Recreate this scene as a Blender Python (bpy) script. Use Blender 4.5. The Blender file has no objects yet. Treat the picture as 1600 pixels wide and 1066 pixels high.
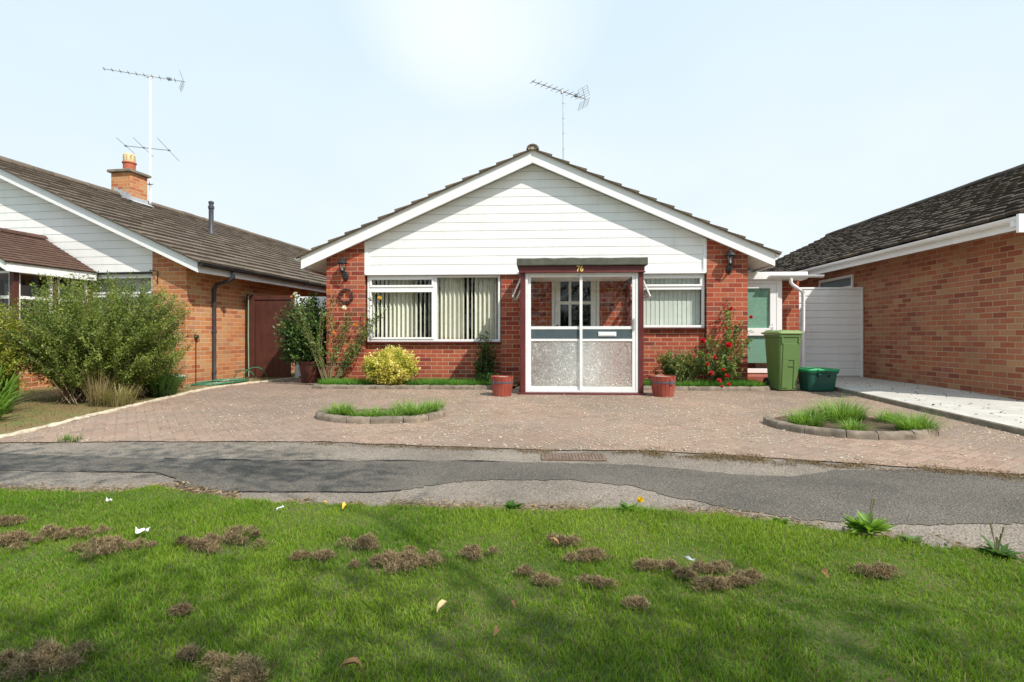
import bpy, bmesh, math, random
import numpy as np
from mathutils import Vector, Matrix

R = math.radians
random.seed(7)
rng = np.random.default_rng(11)
scene = bpy.context.scene
col = scene.collection

# ------------------------------------------------------------------ camera, light, sky
cam = bpy.data.cameras.new('camera')
cam.sensor_width = 36.0
cam.lens = 860 / 1600 * 36
cam.shift_y = -0.005
cam.clip_end = 2000
cam_o = bpy.data.objects.new('camera', cam)
col.objects.link(cam_o)
cam_o.location = (0, 0, 0.93)
cam_o.rotation_euler = (R(90), 0, R(3))
scene.camera = cam_o

SUNV = Vector((1.1, -1.0, 1.67)).normalized()
sl = bpy.data.lights.new('sun', 'SUN')
sl.energy = 5.0
sl.angle = R(0.55)
sl.color = (1.0, 0.94, 0.85)
so = bpy.data.objects.new('sun', sl)
so.rotation_euler = SUNV.to_track_quat('Z', 'Y').to_euler()
so.location = SUNV * 40
col.objects.link(so)

scene.view_settings.view_transform = 'Standard'
scene.view_settings.look = 'None'
scene.view_settings.exposure = 0
scene.view_settings.gamma = 1
scene.cycles.max_bounces = 8
scene.cycles.transparent_max_bounces = 16
scene.cycles.caustics_reflective = False
scene.cycles.caustics_refractive = False


class NT:
    """tiny node-tree helper"""
    def __init__(s, tree):
        s.t = tree
        tree.nodes.clear()

    def n(s, typ, **kw):
        nd = s.t.nodes.new(typ)
        for k, v in kw.items():
            setattr(nd, k, v)
        return nd

    def l(s, a, b):
        s.t.links.new(a, b)

    def val(s, sock, v):
        if isinstance(v, bpy.types.NodeSocket):
            s.l(v, sock)
        else:
            sock.default_value = v

    def m(s, op, a, b=0.0, c=None):
        nd = s.n('ShaderNodeMath', operation=op)
        s.val(nd.inputs[0], a)
        s.val(nd.inputs[1], b)
        if c is not None:
            s.val(nd.inputs[2], c)
        return nd.outputs[0]

    def mix(s, f, a, b, blend='MIX'):
        nd = s.n('ShaderNodeMix', data_type='RGBA', blend_type=blend)
        s.val(nd.inputs[0], f)
        s.val(nd.inputs[6], a if isinstance(a, bpy.types.NodeSocket) else (*a, 1))
        s.val(nd.inputs[7], b if isinstance(b, bpy.types.NodeSocket) else (*b, 1))
        return nd.outputs[2]

    def noise(s, vec, scale, detail=4, rough=0.55, out='Fac'):
        nd = s.n('ShaderNodeTexNoise')
        nd.inputs['Scale'].default_value = scale
        nd.inputs['Detail'].default_value = detail
        nd.inputs['Roughness'].default_value = rough
        if vec is not None:
            s.l(vec, nd.inputs['Vector'])
        return nd.outputs[out]

    def ramp(s, f, stops, interp='LINEAR'):
        nd = s.n('ShaderNodeValToRGB')
        cr = nd.color_ramp
        cr.interpolation = interp
        while len(cr.elements) < len(stops):
            cr.elements.new(0.5)
        for e, (p, c) in zip(cr.elements, stops):
            e.position = p
            e.color = (*c, 1) if len(c) == 3 else c
        s.l(f, nd.inputs[0])
        return nd.outputs[0]

    def rng(s, f, a, b, c, d):
        nd = s.n('ShaderNodeMapRange')
        s.l(f, nd.inputs[0])
        for i, v in enumerate((a, b, c, d)):
            nd.inputs[i + 1].default_value = v
        return nd.outputs[0]

    def scl(s, vec, v):
        nd = s.n('ShaderNodeVectorMath', operation='MULTIPLY')
        s.l(vec, nd.inputs[0])
        nd.inputs[1].default_value = v
        return nd.outputs[0]


# sky: Nishita with bright thin haze and soft white cloud
w = bpy.data.worlds.new('World')
scene.world = w
w.use_nodes = True
W = NT(w.node_tree)
sky = W.n('ShaderNodeTexSky', sky_type='NISHITA')
sky.sun_disc = False
sky.sun_elevation = math.asin(SUNV.z)
sky.sun_rotation = math.atan2(SUNV.x, SUNV.y)
sky.air_density = 1.0
sky.dust_density = 2.0
sky.ozone_density = 1.0
tc = W.n('ShaderNodeTexCoord')
gen = tc.outputs['Generated']
sxyz = W.n('ShaderNodeSeparateXYZ')
W.l(gen, sxyz.inputs[0])
n1 = W.noise(W.scl(gen, (1.0, 1.0, 1.7)), 1.55, 5, 0.5)
cl = W.m('MULTIPLY', W.rng(n1, 0.50, 0.78, 0.0, 0.8), W.rng(sxyz.outputs[2], 0.15, 0.45, 1.0, 0.25))
d0 = W.n('ShaderNodeVectorMath', operation='DOT_PRODUCT')
W.l(gen, d0.inputs[0]); d0.inputs[1].default_value = Vector((-0.10, 0.85, 0.56)).normalized()
glow = W.m('MULTIPLY', W.rng(d0.outputs['Value'], 0.976, 1.002, 0.0, 0.9), W.rng(n1, 0.30, 0.62, 0.25, 1.25))
cl = W.m('MINIMUM', W.m('MAXIMUM', cl, glow), 1.0)
haze_h = W.rng(sxyz.outputs[2], 0.0, 0.55, 1.0, 0.0)
haze = W.mix(haze_h, (7.9, 9.7, 10.9), (9.4, 10.4, 10.8))
skyc = W.mix(0.90, sky.outputs[0], haze)
skyc = W.mix(W.m('MULTIPLY', cl, 0.85), skyc, (10.6, 11.0, 11.1))
bg = W.n('ShaderNodeBackground')
bg.inputs['Strength'].default_value = 0.1
W.l(skyc, bg.inputs[0])
wo = W.n('ShaderNodeOutputWorld')
W.l(bg.outputs[0], wo.inputs[0])

# ------------------------------------------------------------------ materials
MATS = {}


def new_mat(name):
    m = bpy.data.materials.new(name)
    m.use_nodes = True
    t = NT(m.node_tree)
    out = t.n('ShaderNodeOutputMaterial')
    p = t.n('ShaderNodeBsdfPrincipled')
    t.l(p.outputs[0], out.inputs[0])
    MATS[name] = m
    return m, t, p, out


def bump(t, p, h, strength=0.3, dist=0.01):
    b = t.n('ShaderNodeBump')
    b.inputs['Strength'].default_value = strength
    b.inputs['Distance'].default_value = dist
    t.l(h, b.inputs['Height'])
    t.l(b.outputs[0], p.inputs['Normal'])


def plain(name, c, rough=0.5, metal=0.0, var=0.15, scale=6.0, bmp=0.0, dirt=None):
    """painted / plastic / stone surface with slight mottling"""
    m, t, p, o = new_mat(name)
    co = t.n('ShaderNodeTexCoord').outputs['Object']
    n = t.noise(co, scale, 6, 0.6)
    lo = tuple(x * (1 - var) for x in c)
    hi = tuple(min(1, x * (1 + var)) for x in c)
    cc = t.mix(t.rng(n, 0.3, 0.7, 0, 1), lo, hi)
    if dirt:
        n2 = t.noise(co, scale * 0.35, 8, 0.7)
        cc = t.mix(t.m('MULTIPLY', t.rng(n2, 0.5, 0.75, 0, 1), dirt[1]), cc, dirt[0])
    t.l(cc, p.inputs['Base Color'])
    p.inputs['Metallic'].default_value = metal
    t.l(t.rng(n, 0.2, 0.8, max(0, rough - 0.08), min(1, rough + 0.1)), p.inputs['Roughness'])
    if bmp:
        bump(t, p, t.noise(co, scale * 12, 5, 0.6), bmp, 0.004)
    return m


def brick_mat(name, bl, bh, stops, mortar, msize=0.010, stain=0.25, off=(0, 0)):
    m, t, p, o = new_mat(name)
    tcn = t.n('ShaderNodeTexCoord')
    co, no = tcn.outputs['Object'], tcn.outputs['Normal']
    a = t.n('ShaderNodeSeparateXYZ')
    t.l(co, a.inputs[0])
    b = t.n('ShaderNodeSeparateXYZ')
    t.l(no, b.inputs[0])
    ax = t.m('GREATER_THAN', t.m('ABSOLUTE', b.outputs[0]), 0.5)
    u = t.m('ADD', t.m('MULTIPLY', a.outputs[0], t.m('SUBTRACT', 1.0, ax)), t.m('MULTIPLY', a.outputs[1], ax))
    wob = t.noise(co, 9.0, 3, 0.5)
    wob2 = t.m('MULTIPLY', t.m('SUBTRACT', wob, 0.5), 0.008)
    cmb = t.n('ShaderNodeCombineXYZ')
    t.l(t.m('ADD', u, off[0]), cmb.inputs[0])
    t.l(t.m('ADD', t.m('ADD', a.outputs[2], off[1]), wob2), cmb.inputs[1])
    bt = t.n('ShaderNodeTexBrick')
    t.l(cmb.outputs[0], bt.inputs['Vector'])
    bt.inputs['Color1'].default_value = (0, 0, 0, 1)
    bt.inputs['Color2'].default_value = (1, 1, 1, 1)
    bt.inputs['Mortar'].default_value = (0.5, 0.5, 0.5, 1)
    bt.inputs['Scale'].default_value = 1.0
    bt.inputs['Mortar Size'].default_value = msize * 0.5
    bt.inputs['Mortar Smooth'].default_value = 0.35
    bt.inputs['Brick Width'].default_value = bl
    bt.inputs['Row Height'].default_value = bh
    bt.offset = 0.5
    brick = t.ramp(bt.outputs['Color'], stops)
    n = t.noise(co, 35.0, 6, 0.7)
    brick = t.mix(t.rng(n, 0.25, 0.75, 0.0, 0.5), brick, t.mix(0.6, brick, (0.09, 0.03, 0.02)))
    n3 = t.noise(co, 1.3, 6, 0.65)
    mort = t.mix(t.rng(n3, 0.3, 0.7, 0, 1), mortar, tuple(x * 0.75 for x in mortar))
    c = t.mix(bt.outputs['Fac'], brick, mort)
    c = t.mix(t.m('MULTIPLY', t.rng(n3, 0.48, 0.72, 0, 1), stain), c, (0.12, 0.06, 0.045))
    low = t.rng(a.outputs[2], 0.0, 0.35, 0.35, 0.0)
    c = t.mix(t.m('MULTIPLY', low, n), c, (0.10, 0.085, 0.05))
    t.l(c, p.inputs['Base Color'])
    p.inputs['Roughness'].default_value = 0.88
    h = t.m('ADD', t.m('MULTIPLY', t.m('SUBTRACT', 1.0, bt.outputs['Fac']), 1.0), t.m('MULTIPLY', n, 0.35))
    bump(t, p, h, 0.55, 0.008)
    return m


RED = [(0.0, (0.19, 0.036, 0.024)), (0.22, (0.33, 0.052, 0.027)), (0.45, (0.42, 0.074, 0.034)),
       (0.7, (0.50, 0.108, 0.047)), (0.88, (0.44, 0.135, 0.070)), (1.0, (0.25, 0.066, 0.050))]
brick_mat('red_brick', 0.256, 0.0865, RED, (0.62, 0.43, 0.28), 0.0115, 0.10)
brick_mat('red_brick_small', 0.222, 0.0765, RED, (0.66, 0.49, 0.34), 0.0115, 0.12, (0.05, 0.02))
ORA = [(0.0, (0.42, 0.13, 0.055)), (0.25, (0.60, 0.205, 0.075)), (0.5, (0.66, 0.28, 0.105)),
       (0.78, (0.60, 0.34, 0.16)), (1.0, (0.48, 0.17, 0.085))]
brick_mat('orange_brick', 0.256, 0.085, ORA, (0.70, 0.52, 0.34), 0.012, 0.08)
BRN = [(0.0, (0.25, 0.062, 0.034)), (0.2, (0.39, 0.112, 0.050)), (0.4, (0.47, 0.185, 0.085)), (0.55, (0.37, 0.110, 0.055)),
       (0.72, (0.47, 0.250, 0.120)), (0.88, (0.43, 0.160, 0.090)), (1.0, (0.29, 0.082, 0.046))]
brick_mat('brown_brick', 0.258, 0.087, BRN, (0.48, 0.35, 0.215), 0.0145, 0.22)

plain('white_upvc', (0.90, 0.90, 0.90), 0.35, var=0.03, scale=2.0, dirt=((0.55, 0.55, 0.48), 0.18))
plain('white_board', (0.90, 0.90, 0.885), 0.45, var=0.04, scale=1.5, dirt=((0.50, 0.52, 0.44), 0.22))
def streaks(name, c, amt):
    m = MATS[name]
    t = m.node_tree
    p = [n_ for n_ in t.nodes if n_.type == 'BSDF_PRINCIPLED'][0]
    h = NT.__new__(NT); h.t = t
    src = p.inputs['Base Color'].links[0].from_socket
    co = h.n('ShaderNodeTexCoord').outputs['Object']
    a = h.noise(h.scl(co, (9.0, 9.0, 0.7)), 1.0, 6, 0.7)
    b = h.noise(co, 1.1, 5, 0.7)
    f = h.m('MULTIPLY', h.m('MULTIPLY', h.rng(a, 0.50, 0.75, 0, 1), h.rng(b, 0.4, 0.65, 0, 1)), amt)
    h.l(h.mix(f, src, c), p.inputs['Base Color'])


streaks('white_board', (0.42, 0.44, 0.36), 0.35)
streaks('white_upvc', (0.48, 0.48, 0.42), 0.25)
plain('maroon_paint', (0.115, 0.022, 0.022), 0.4, var=0.25, scale=4, bmp=0.06, dirt=((0.20, 0.07, 0.055), 0.4))
plain('felt', (0.095, 0.102, 0.078), 0.9, var=0.3, scale=9, bmp=0.3)
plain('dark_metal', (0.018, 0.019, 0.02), 0.42, var=0.2, scale=10)
plain('grey_pipe', (0.05, 0.052, 0.062), 0.45, var=0.15)
plain('galvanised', (0.55, 0.56, 0.58), 0.4, metal=0.6, var=0.1)
plain('thin_rod', (0.25, 0.26, 0.30), 0.45, metal=0.3, var=0.1)
plain('aluminium', (0.86, 0.87, 0.87), 0.35, metal=0.08, var=0.05)
plain('blue_grey_panel', (0.075, 0.105, 0.120), 0.35, var=0.1)
plain('gold', (0.90, 0.66, 0.22), 0.4, metal=0.1, var=0.1)
plain('cream_cloth', (0.85, 0.82, 0.70), 0.85, var=0.06, scale=5)
plain('blind_cloth', (0.80, 0.79, 0.68), 0.8, var=0.05, scale=5)
plain('pale_blind', (0.62, 0.66, 0.60), 0.8, var=0.04, scale=4)
plain('green_blind', (0.20, 0.40, 0.30), 0.7, var=0.06, scale=3)
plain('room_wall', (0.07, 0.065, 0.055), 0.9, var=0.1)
plain('lead', (0.42, 0.44, 0.46), 0.6, var=0.2, scale=5)
plain('cap_stone', (0.22, 0.19, 0.14), 0.9, var=0.3, scale=8, bmp=0.3)
plain('terracotta', (0.46, 0.12, 0.065), 0.7, var=0.15, scale=5)
plain('buff_clay', (0.72, 0.55, 0.30), 0.7, var=0.1)
plain('brown_gate_wood', (0.085, 0.024, 0.015), 0.6, var=0.3, scale=5, bmp=0.15)
plain('wheelie_green', (0.115, 0.200, 0.058), 0.42, var=0.07, scale=3, bmp=0.05, dirt=((0.17, 0.22, 0.09), 0.4))
plain('wheelie_lid', (0.20, 0.28, 0.095), 0.42, var=0.07, scale=3, bmp=0.04)
plain('dark_green_plastic', (0.005, 0.075, 0.050), 0.4, var=0.12, scale=3, bmp=0.04)
plain('bright_green_plastic', (0.014, 0.30, 0.11), 0.4, var=0.1, scale=3)
plain('hose_green', (0.04, 0.19, 0.10), 0.4, var=0.15)
plain('hose_pale', (0.30, 0.42, 0.30), 0.4, var=0.1)
plain('rubber', (0.02, 0.02, 0.02), 0.7, var=0.1)
plain('barrel_red', (0.31, 0.058, 0.036), 0.55, var=0.3, scale=5, bmp=0.15, dirt=((0.40, 0.20, 0.15), 0.45))
plain('barrel_band', (0.10, 0.085, 0.11), 0.5, var=0.2)
plain('old_wood', (0.42, 0.36, 0.28), 0.9, var=0.3, scale=12, bmp=0.3)
plain('pale_glaze', (0.42, 0.58, 0.50), 0.25, var=0.1)
plain('concrete_kerb', (0.23, 0.185, 0.14), 0.95, var=0.4, scale=9, bmp=0.6, dirt=((0.07, 0.062, 0.05), 0.9))
plain('pale_stone', (0.52, 0.44, 0.33), 0.95, var=0.3, scale=14, bmp=0.5)
plain('soil', (0.085, 0.055, 0.032), 0.97, var=0.5, scale=14, bmp=0.7, dirt=((0.10, 0.11, 0.03), 0.5))
plain('bark', (0.20, 0.145, 0.09), 0.9, var=0.35, scale=14, bmp=0.4)
plain('cane', (0.20, 0.16, 0.085), 0.8, var=0.3, scale=14)
plain('dead_twig', (0.075, 0.045, 0.040), 0.9, var=0.35, scale=20)
plain('rust', (0.17, 0.115, 0.085), 0.85, var=0.4, scale=16, bmp=0.4)
plain('paper', (0.80, 0.82, 0.86), 0.6, var=0.06)
plain('dry_leaf', (0.36, 0.19, 0.075), 0.7, var=0.4, scale=20)
plain('straw_leaf', (0.55, 0.42, 0.22), 0.7, var=0.3, scale=20)
plain('yellow_petal', (0.75, 0.45, 0.02), 0.5, var=0.15)
plain('crack', (0.022, 0.021, 0.020), 0.95, var=0.3)
plain('mortar_bed', (0.42, 0.37, 0.29), 0.95, var=0.3, scale=12, bmp=0.4)


def glass_mat(name, refl=0.9, tint=(0.96, 0.98, 0.97)):
    m, t, p, o = new_mat(name)
    t.t.nodes.remove(p)
    tr = t.n('ShaderNodeBsdfTransparent')
    tr.inputs[0].default_value = (*tint, 1)
    gl = t.n('ShaderNodeBsdfGlossy')
    gl.inputs['Roughness'].default_value = 0.01
    ge_ = t.n('ShaderNodeNewGeometry')
    dp = t.n('ShaderNodeVectorMath', operation='DOT_PRODUCT')
    t.l(ge_.outputs['Normal'], dp.inputs[0]); t.l(ge_.outputs['Incoming'], dp.inputs[1])
    sch = t.m('POWER', t.m('SUBTRACT', 1.0, t.m('ABSOLUTE', dp.outputs['Value'])), 5.0)
    mx = t.n('ShaderNodeMixShader')
    t.l(t.m('MULTIPLY', t.m('ADD', 0.04, t.m('MULTIPLY', sch, 0.96)), refl), mx.inputs[0])
    t.l(tr.outputs[0], mx.inputs[1])
    t.l(gl.outputs[0], mx.inputs[2])
    t.l(mx.outputs[0], o.inputs[0])
    co = t.n('ShaderNodeTexCoord').outputs['Object']
    b = t.n('ShaderNodeBump')
    b.inputs['Strength'].default_value = 0.03
    b.inputs['Distance'].default_value = 0.02
    t.l(t.noise(co, 2.2, 1, 0.3), b.inputs['Height'])
    t.l(b.outputs[0], gl.inputs['Normal'])
    return m


glass_mat('glass', 1.0)


def frosted():
    m, t, p, o = new_mat('textured_glass')
    t.t.nodes.remove(p)
    co = t.n('ShaderNodeTexCoord').outputs['Object']
    ws = t.n('ShaderNodeTexVoronoi', feature='SMOOTH_F1')
    t.l(t.scl(co, (24, 24, 15)), ws.inputs['Vector'])
    dn = t.noise(co, 26, 3, 0.5)
    h = t.m('ADD', ws.outputs['Distance'], t.m('MULTIPLY', dn, 0.9))
    b = t.n('ShaderNodeBump')
    b.inputs['Strength'].default_value = 0.9
    b.inputs['Distance'].default_value = 0.022
    t.l(h, b.inputs['Height'])
    rf = t.n('ShaderNodeBsdfRefraction')
    rf.inputs['Roughness'].default_value = 0.08
    rf.inputs['IOR'].default_value = 1.35
    rf.inputs[0].default_value = (1, 1, 1, 1)
    t.l(b.outputs[0], rf.inputs['Normal'])
    tr = t.n('ShaderNodeBsdfTransparent')
    gl = t.n('ShaderNodeBsdfGlossy')
    gl.inputs['Roughness'].default_value = 0.12
    t.l(b.outputs[0], gl.inputs['Normal'])
    df = t.n('ShaderNodeBsdfDiffuse')
    df.inputs[0].default_value = (0.85, 0.87, 0.82, 1)
    t.l(b.outputs[0], df.inputs['Normal'])
    m1 = t.n('ShaderNodeMixShader')
    m1.inputs[0].default_value = 0.12
    t.l(rf.outputs[0], m1.inputs[1])
    t.l(tr.outputs[0], m1.inputs[2])
    m2 = t.n('ShaderNodeMixShader')
    vr = t.n('ShaderNodeTexNoise')
    vr.inputs['Scale'].default_value = 1.0; vr.inputs['Detail'].default_value = 3; vr.inputs['Distortion'].default_value = 1.6
    t.l(t.scl(co, (20, 20, 12)), vr.inputs['Vector'])
    t.l(t.rng(vr.outputs['Fac'], 0.34, 0.66, 0.20, 0.44), m2.inputs[0])  # whitish speckle mixed in for the ripples catching light
    t.l(m1.outputs[0], m2.inputs[1])
    t.l(df.outputs[0], m2.inputs[2])
    m3 = t.n('ShaderNodeMixShader')
    m3.inputs[0].default_value = 0.10
    t.l(m2.outputs[0], m3.inputs[1])
    t.l(gl.outputs[0], m3.inputs[2])
    t.l(m3.outputs[0], o.inputs[0])


frosted()


def roof_mat(name, c0, c1, lichen, moss=0.25):
    m, t, p, o = new_mat(name)
    at = t.n('ShaderNodeAttribute', attribute_name='Col')
    co = t.n('ShaderNodeTexCoord').outputs['Object']
    sp = t.n('ShaderNodeSeparateColor')
    t.l(at.outputs['Color'], sp.inputs[0])
    c = t.mix(sp.outputs[0], c0, c1)
    n = t.noise(co, 9, 8, 0.7)
    c = t.mix(t.rng(n, 0.3, 0.7, 0.0, 0.6), c, tuple(x * 0.45 for x in c0))
    n2 = t.noise(co, 22, 5, 0.75)
    c = t.mix(t.rng(n2, 0.60, 0.70, 0.0, 0.8), c, lichen)
    n4 = t.noise(co, 0.9, 6, 0.7)
    c = t.mix(t.m('MULTIPLY', t.rng(n4, 0.55, 0.72, 0, 1), moss), c, (0.16, 0.13, 0.03))
    t.l(c, p.inputs['Base Color'])
    p.inputs['Roughness'].default_value = 0.92
    bump(t, p, t.noise(co, 60, 5, 0.7), 0.4, 0.006)


roof_mat('roof_grey_brown', (0.125, 0.095, 0.070), (0.20, 0.155, 0.115), (0.42, 0.38, 0.31))
roof_mat('roof_dark', (0.062, 0.046, 0.034), (0.120, 0.090, 0.068), (0.19, 0.155, 0.115), 0.25)
roof_mat('roof_plain_brown', (0.105, 0.052, 0.035), (0.15, 0.085, 0.06), (0.22, 0.17, 0.12), 0.1)


def leaf_mat(name, rough=0.5, trans=0.35, gain=1.0):
    m, t, p, o = new_mat(name)
    at = t.n('ShaderNodeAttribute', attribute_name='Col')
    cc = t.mix(1.0, at.outputs['Color'], (gain, gain, gain), 'MULTIPLY')
    t.l(cc, p.inputs['Base Color'])
    p.inputs['Roughness'].default_value = rough
    p.inputs['Specular IOR Level'].default_value = 0.35
    tl = t.n('ShaderNodeBsdfTranslucent')
    t.l(t.mix(1.0, cc, (1.3, 1.35, 0.6), 'MULTIPLY'), tl.inputs[0])
    mx = t.n('ShaderNodeMixShader')
    mx.inputs[0].default_value = trans
    t.l(p.outputs[0], mx.inputs[1])
    t.l(tl.outputs[0], mx.inputs[2])
    t.l(mx.outputs[0], o.inputs[0])


leaf_mat('leaf')
leaf_mat('glossy_leaf', 0.3, 0.18)
leaf_mat('grass_blade', 0.55, 0.40)
leaf_mat('dead_grass', 0.85, 0.2)
leaf_mat('petal', 0.5, 0.3)


def herringbone_mat():
    m, t, p, o = new_mat('block_paving')
    co = t.n('ShaderNodeTexCoord').outputs['Object']
    a = t.n('ShaderNodeSeparateXYZ')
    t.l(co, a.inputs[0])
    k = 1 / 0.1
    c45 = math.cos(R(38)); s45 = math.sin(R(38))
    x = t.m('MULTIPLY', t.m('ADD', t.m('MULTIPLY', a.outputs[0], c45), t.m('MULTIPLY', a.outputs[1], s45)), k)
    y = t.m('MULTIPLY', t.m('SUBTRACT', t.m('MULTIPLY', a.outputs[1], c45), t.m('MULTIPLY', a.outputs[0], s45)), k)
    i = t.m('FLOOR', x)
    j = t.m('FLOOR', y)
    fx = t.m('SUBTRACT', x, i)
    fy = t.m('SUBTRACT', y, j)
    md = t.m('FLOORED_MODULO', t.m('SUBTRACT', i, j), 4.0)
    is1 = t.m('COMPARE', md, 1.0, 0.1)
    is2 = t.m('COMPARE', md, 2.0, 0.1)
    vert = t.m('GREATER_THAN', md, 1.5)
    hor = t.m('SUBTRACT', 1.0, vert)
    uh = t.m('ADD', fx, is1)
    uv_ = t.m('ADD', fy, is2)
    u = t.m('ADD', t.m('MULTIPLY', uh, hor), t.m('MULTIPLY', uv_, vert))
    v = t.m('ADD', t.m('MULTIPLY', fy, hor), t.m('MULTIPLY', fx, vert))
    d = t.m('MINIMUM', t.m('MINIMUM', u, t.m('SUBTRACT', 2.0, u)), t.m('MINIMUM', v, t.m('SUBTRACT', 1.0, v)))
    idx = t.m('SUBTRACT', i, is1)
    idy = t.m('SUBTRACT', j, is2)
    cb = t.n('ShaderNodeCombineXYZ')
    t.l(idx, cb.inputs[0]); t.l(idy, cb.inputs[1]); t.l(vert, cb.inputs[2])
    wn = t.n('ShaderNodeTexWhiteNoise')
    t.l(cb.outputs[0], wn.inputs['Vector'])
    block = t.ramp(wn.outputs['Value'], [(0, (0.235, 0.145, 0.10)), (0.35, (0.305, 0.19, 0.132)), (0.7, (0.35, 0.22, 0.158)), (1, (0.30, 0.215, 0.16))])
    n = t.noise(co, 60, 5, 0.7)
    block = t.mix(t.rng(n, 0.3, 0.7, 0.0, 0.45), block, (0.36, 0.29, 0.24))
    nb = t.noise(co, 0.75, 5, 0.6)
    block = t.mix(t.rng(nb, 0.40, 0.68, 0.0, 0.75), block, (0.225, 0.175, 0.14))
    nd2 = t.noise(co, 0.33, 4, 0.6)
    block = t.mix(t.rng(nd2, 0.42, 0.62, 0.0, 0.45), block, (0.15, 0.105, 0.08))
    joint = t.rng(d, 0.03, 0.085, 1.0, 0.0)
    jn = t.noise(co, 7, 5, 0.7)
    jc = t.mix(t.rng(jn, 0.4, 0.65, 0, 1), (0.13, 0.10, 0.075), (0.29, 0.22, 0.17))
    c = t.mix(t.m('MULTIPLY', joint, 0.5), block, jc)
    # pale grit trodden into the surface
    vo = t.n('ShaderNodeTexVoronoi')
    vo.inputs['Scale'].default_value = 26
    t.l(co, vo.inputs['Vector'])
    g = t.m('MULTIPLY', t.rng(vo.outputs['Distance'], 0.16, 0.22, 1.0, 0.0), t.rng(t.noise(co, 1.6, 5, 0.7), 0.42, 0.6, 0.15, 0.9))
    c = t.mix(g, c, (0.60, 0.52, 0.44))
    t.l(c, p.inputs['Base Color'])
    p.inputs['Roughness'].default_value = 0.93
    bump(t, p, t.m('ADD', t.m('MULTIPLY', t.m('SUBTRACT', 1.0, joint), 1.0), t.m('MULTIPLY', n, 0.5)), 0.6, 0.006)


herringbone_mat()


def asphalt(name, c0, c1, grit, gscale=90):
    m, t, p, o = new_mat(name)
    co = t.n('ShaderNodeTexCoord').outputs['Object']
    n = t.noise(co, 1.4, 7, 0.65)
    c = t.mix(t.rng(n, 0.35, 0.65, 0, 1), c0, c1)
    vo = t.n('ShaderNodeTexVoronoi')
    vo.inputs['Scale'].default_value = gscale
    t.l(co, vo.inputs['Vector'])
    sp = t.n('ShaderNodeSeparateColor')
    t.l(vo.outputs['Color'], sp.inputs[0])
    c = t.mix(t.m('MULTIPLY', t.rng(sp.outputs[0], 0.45, 1.0, 0.0, 0.8), t.rng(vo.outputs['Distance'], 0.2, 0.6, 1, 0)), c, grit)
    c = t.mix(t.rng(sp.outputs[1], 0.7, 1.0, 0.0, 0.6), c, tuple(x * 0.4 for x in c0))
    t.l(c, p.inputs['Base Color'])
    p.inputs['Roughness'].default_value = 0.9
    st_ = t.noise(co, 0.55, 7, 0.72)
    c = t.mix(t.rng(st_, 0.52, 0.68, 0.0, 0.55), c, tuple(x * 0.55 for x in c0))
    st2 = t.noise(co, 3.4, 6, 0.75)
    c = t.mix(t.rng(st2, 0.58, 0.72, 0.0, 0.5), c, tuple(min(1, x * 1.35) for x in c1))
    t.l(c, p.inputs['Base Color'])
    bump(t, p, t.m('ADD', vo.outputs['Distance'], t.noise(co, 40, 4, 0.7)), 0.9, 0.010)


asphalt('old_asphalt', (0.19, 0.158, 0.128), (0.285, 0.24, 0.195), (0.48, 0.42, 0.35), 75)
asphalt('dark_asphalt', (0.098, 0.086, 0.072), (0.150, 0.132, 0.110), (0.38, 0.34, 0.28), 95)


def conc_path():
    m, t, p, o = new_mat('white_concrete')
    co = t.n('ShaderNodeTexCoord').outputs['Object']
    bt = t.n('ShaderNodeTexBrick')
    t.l(co, bt.inputs['Vector'])
    bt.inputs['Color1'].default_value = (0.50, 0.48, 0.44, 1)
    bt.inputs['Color2'].default_value = (0.60, 0.575, 0.53, 1)
    bt.inputs['Mortar'].default_value = (0.40, 0.37, 0.33, 1)
    bt.inputs['Scale'].default_value = 1
    bt.inputs['Brick Width'].default_value = 0.3
    bt.inputs['Row Height'].default_value = 0.15
    bt.inputs['Mortar Size'].default_value = 0.004
    n = t.noise(co, 2.5, 7, 0.7)
    c = t.mix(t.rng(n, 0.4, 0.75, 0, 0.6), bt.outputs['Color'], (0.38, 0.36, 0.32))
    t.l(c, p.inputs['Base Color'])
    p.inputs['Roughness'].default_value = 0.9
    bump(t, p, t.m('ADD', t.m('SUBTRACT', 1.0, bt.outputs['Fac']), t.noise(co, 50, 5, 0.7)), 0.5, 0.006)


conc_path()


def ground_mat(name, a_, b_, c_):
    m, t, p, o = new_mat(name)
    co = t.n('ShaderNodeTexCoord').outputs['Object']
    c = t.mix(t.rng(t.noise(co, 2.2, 7, 0.7), 0.35, 0.65, 0, 1), a_, b_)
    c = t.mix(t.rng(t.noise(co, 17, 6, 0.7), 0.45, 0.7, 0, 1), c, c_)
    t.l(c, p.inputs['Base Color'])
    p.inputs['Roughness'].default_value = 0.97
    bump(t, p, t.noise(co, 40, 6, 0.7), 0.8, 0.02)


ground_mat('earth', (0.07, 0.085, 0.03), (0.10, 0.12, 0.035), (0.09, 0.06, 0.035))
ground_mat('lawn_base', (0.07, 0.10, 0.018), (0.09, 0.13, 0.022), (0.14, 0.11, 0.045))
ground_mat('garden_bed', (0.19, 0.115, 0.055), (0.13, 0.17, 0.04), (0.30, 0.16, 0.08))

# ------------------------------------------------------------------ mesh builder


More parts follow.
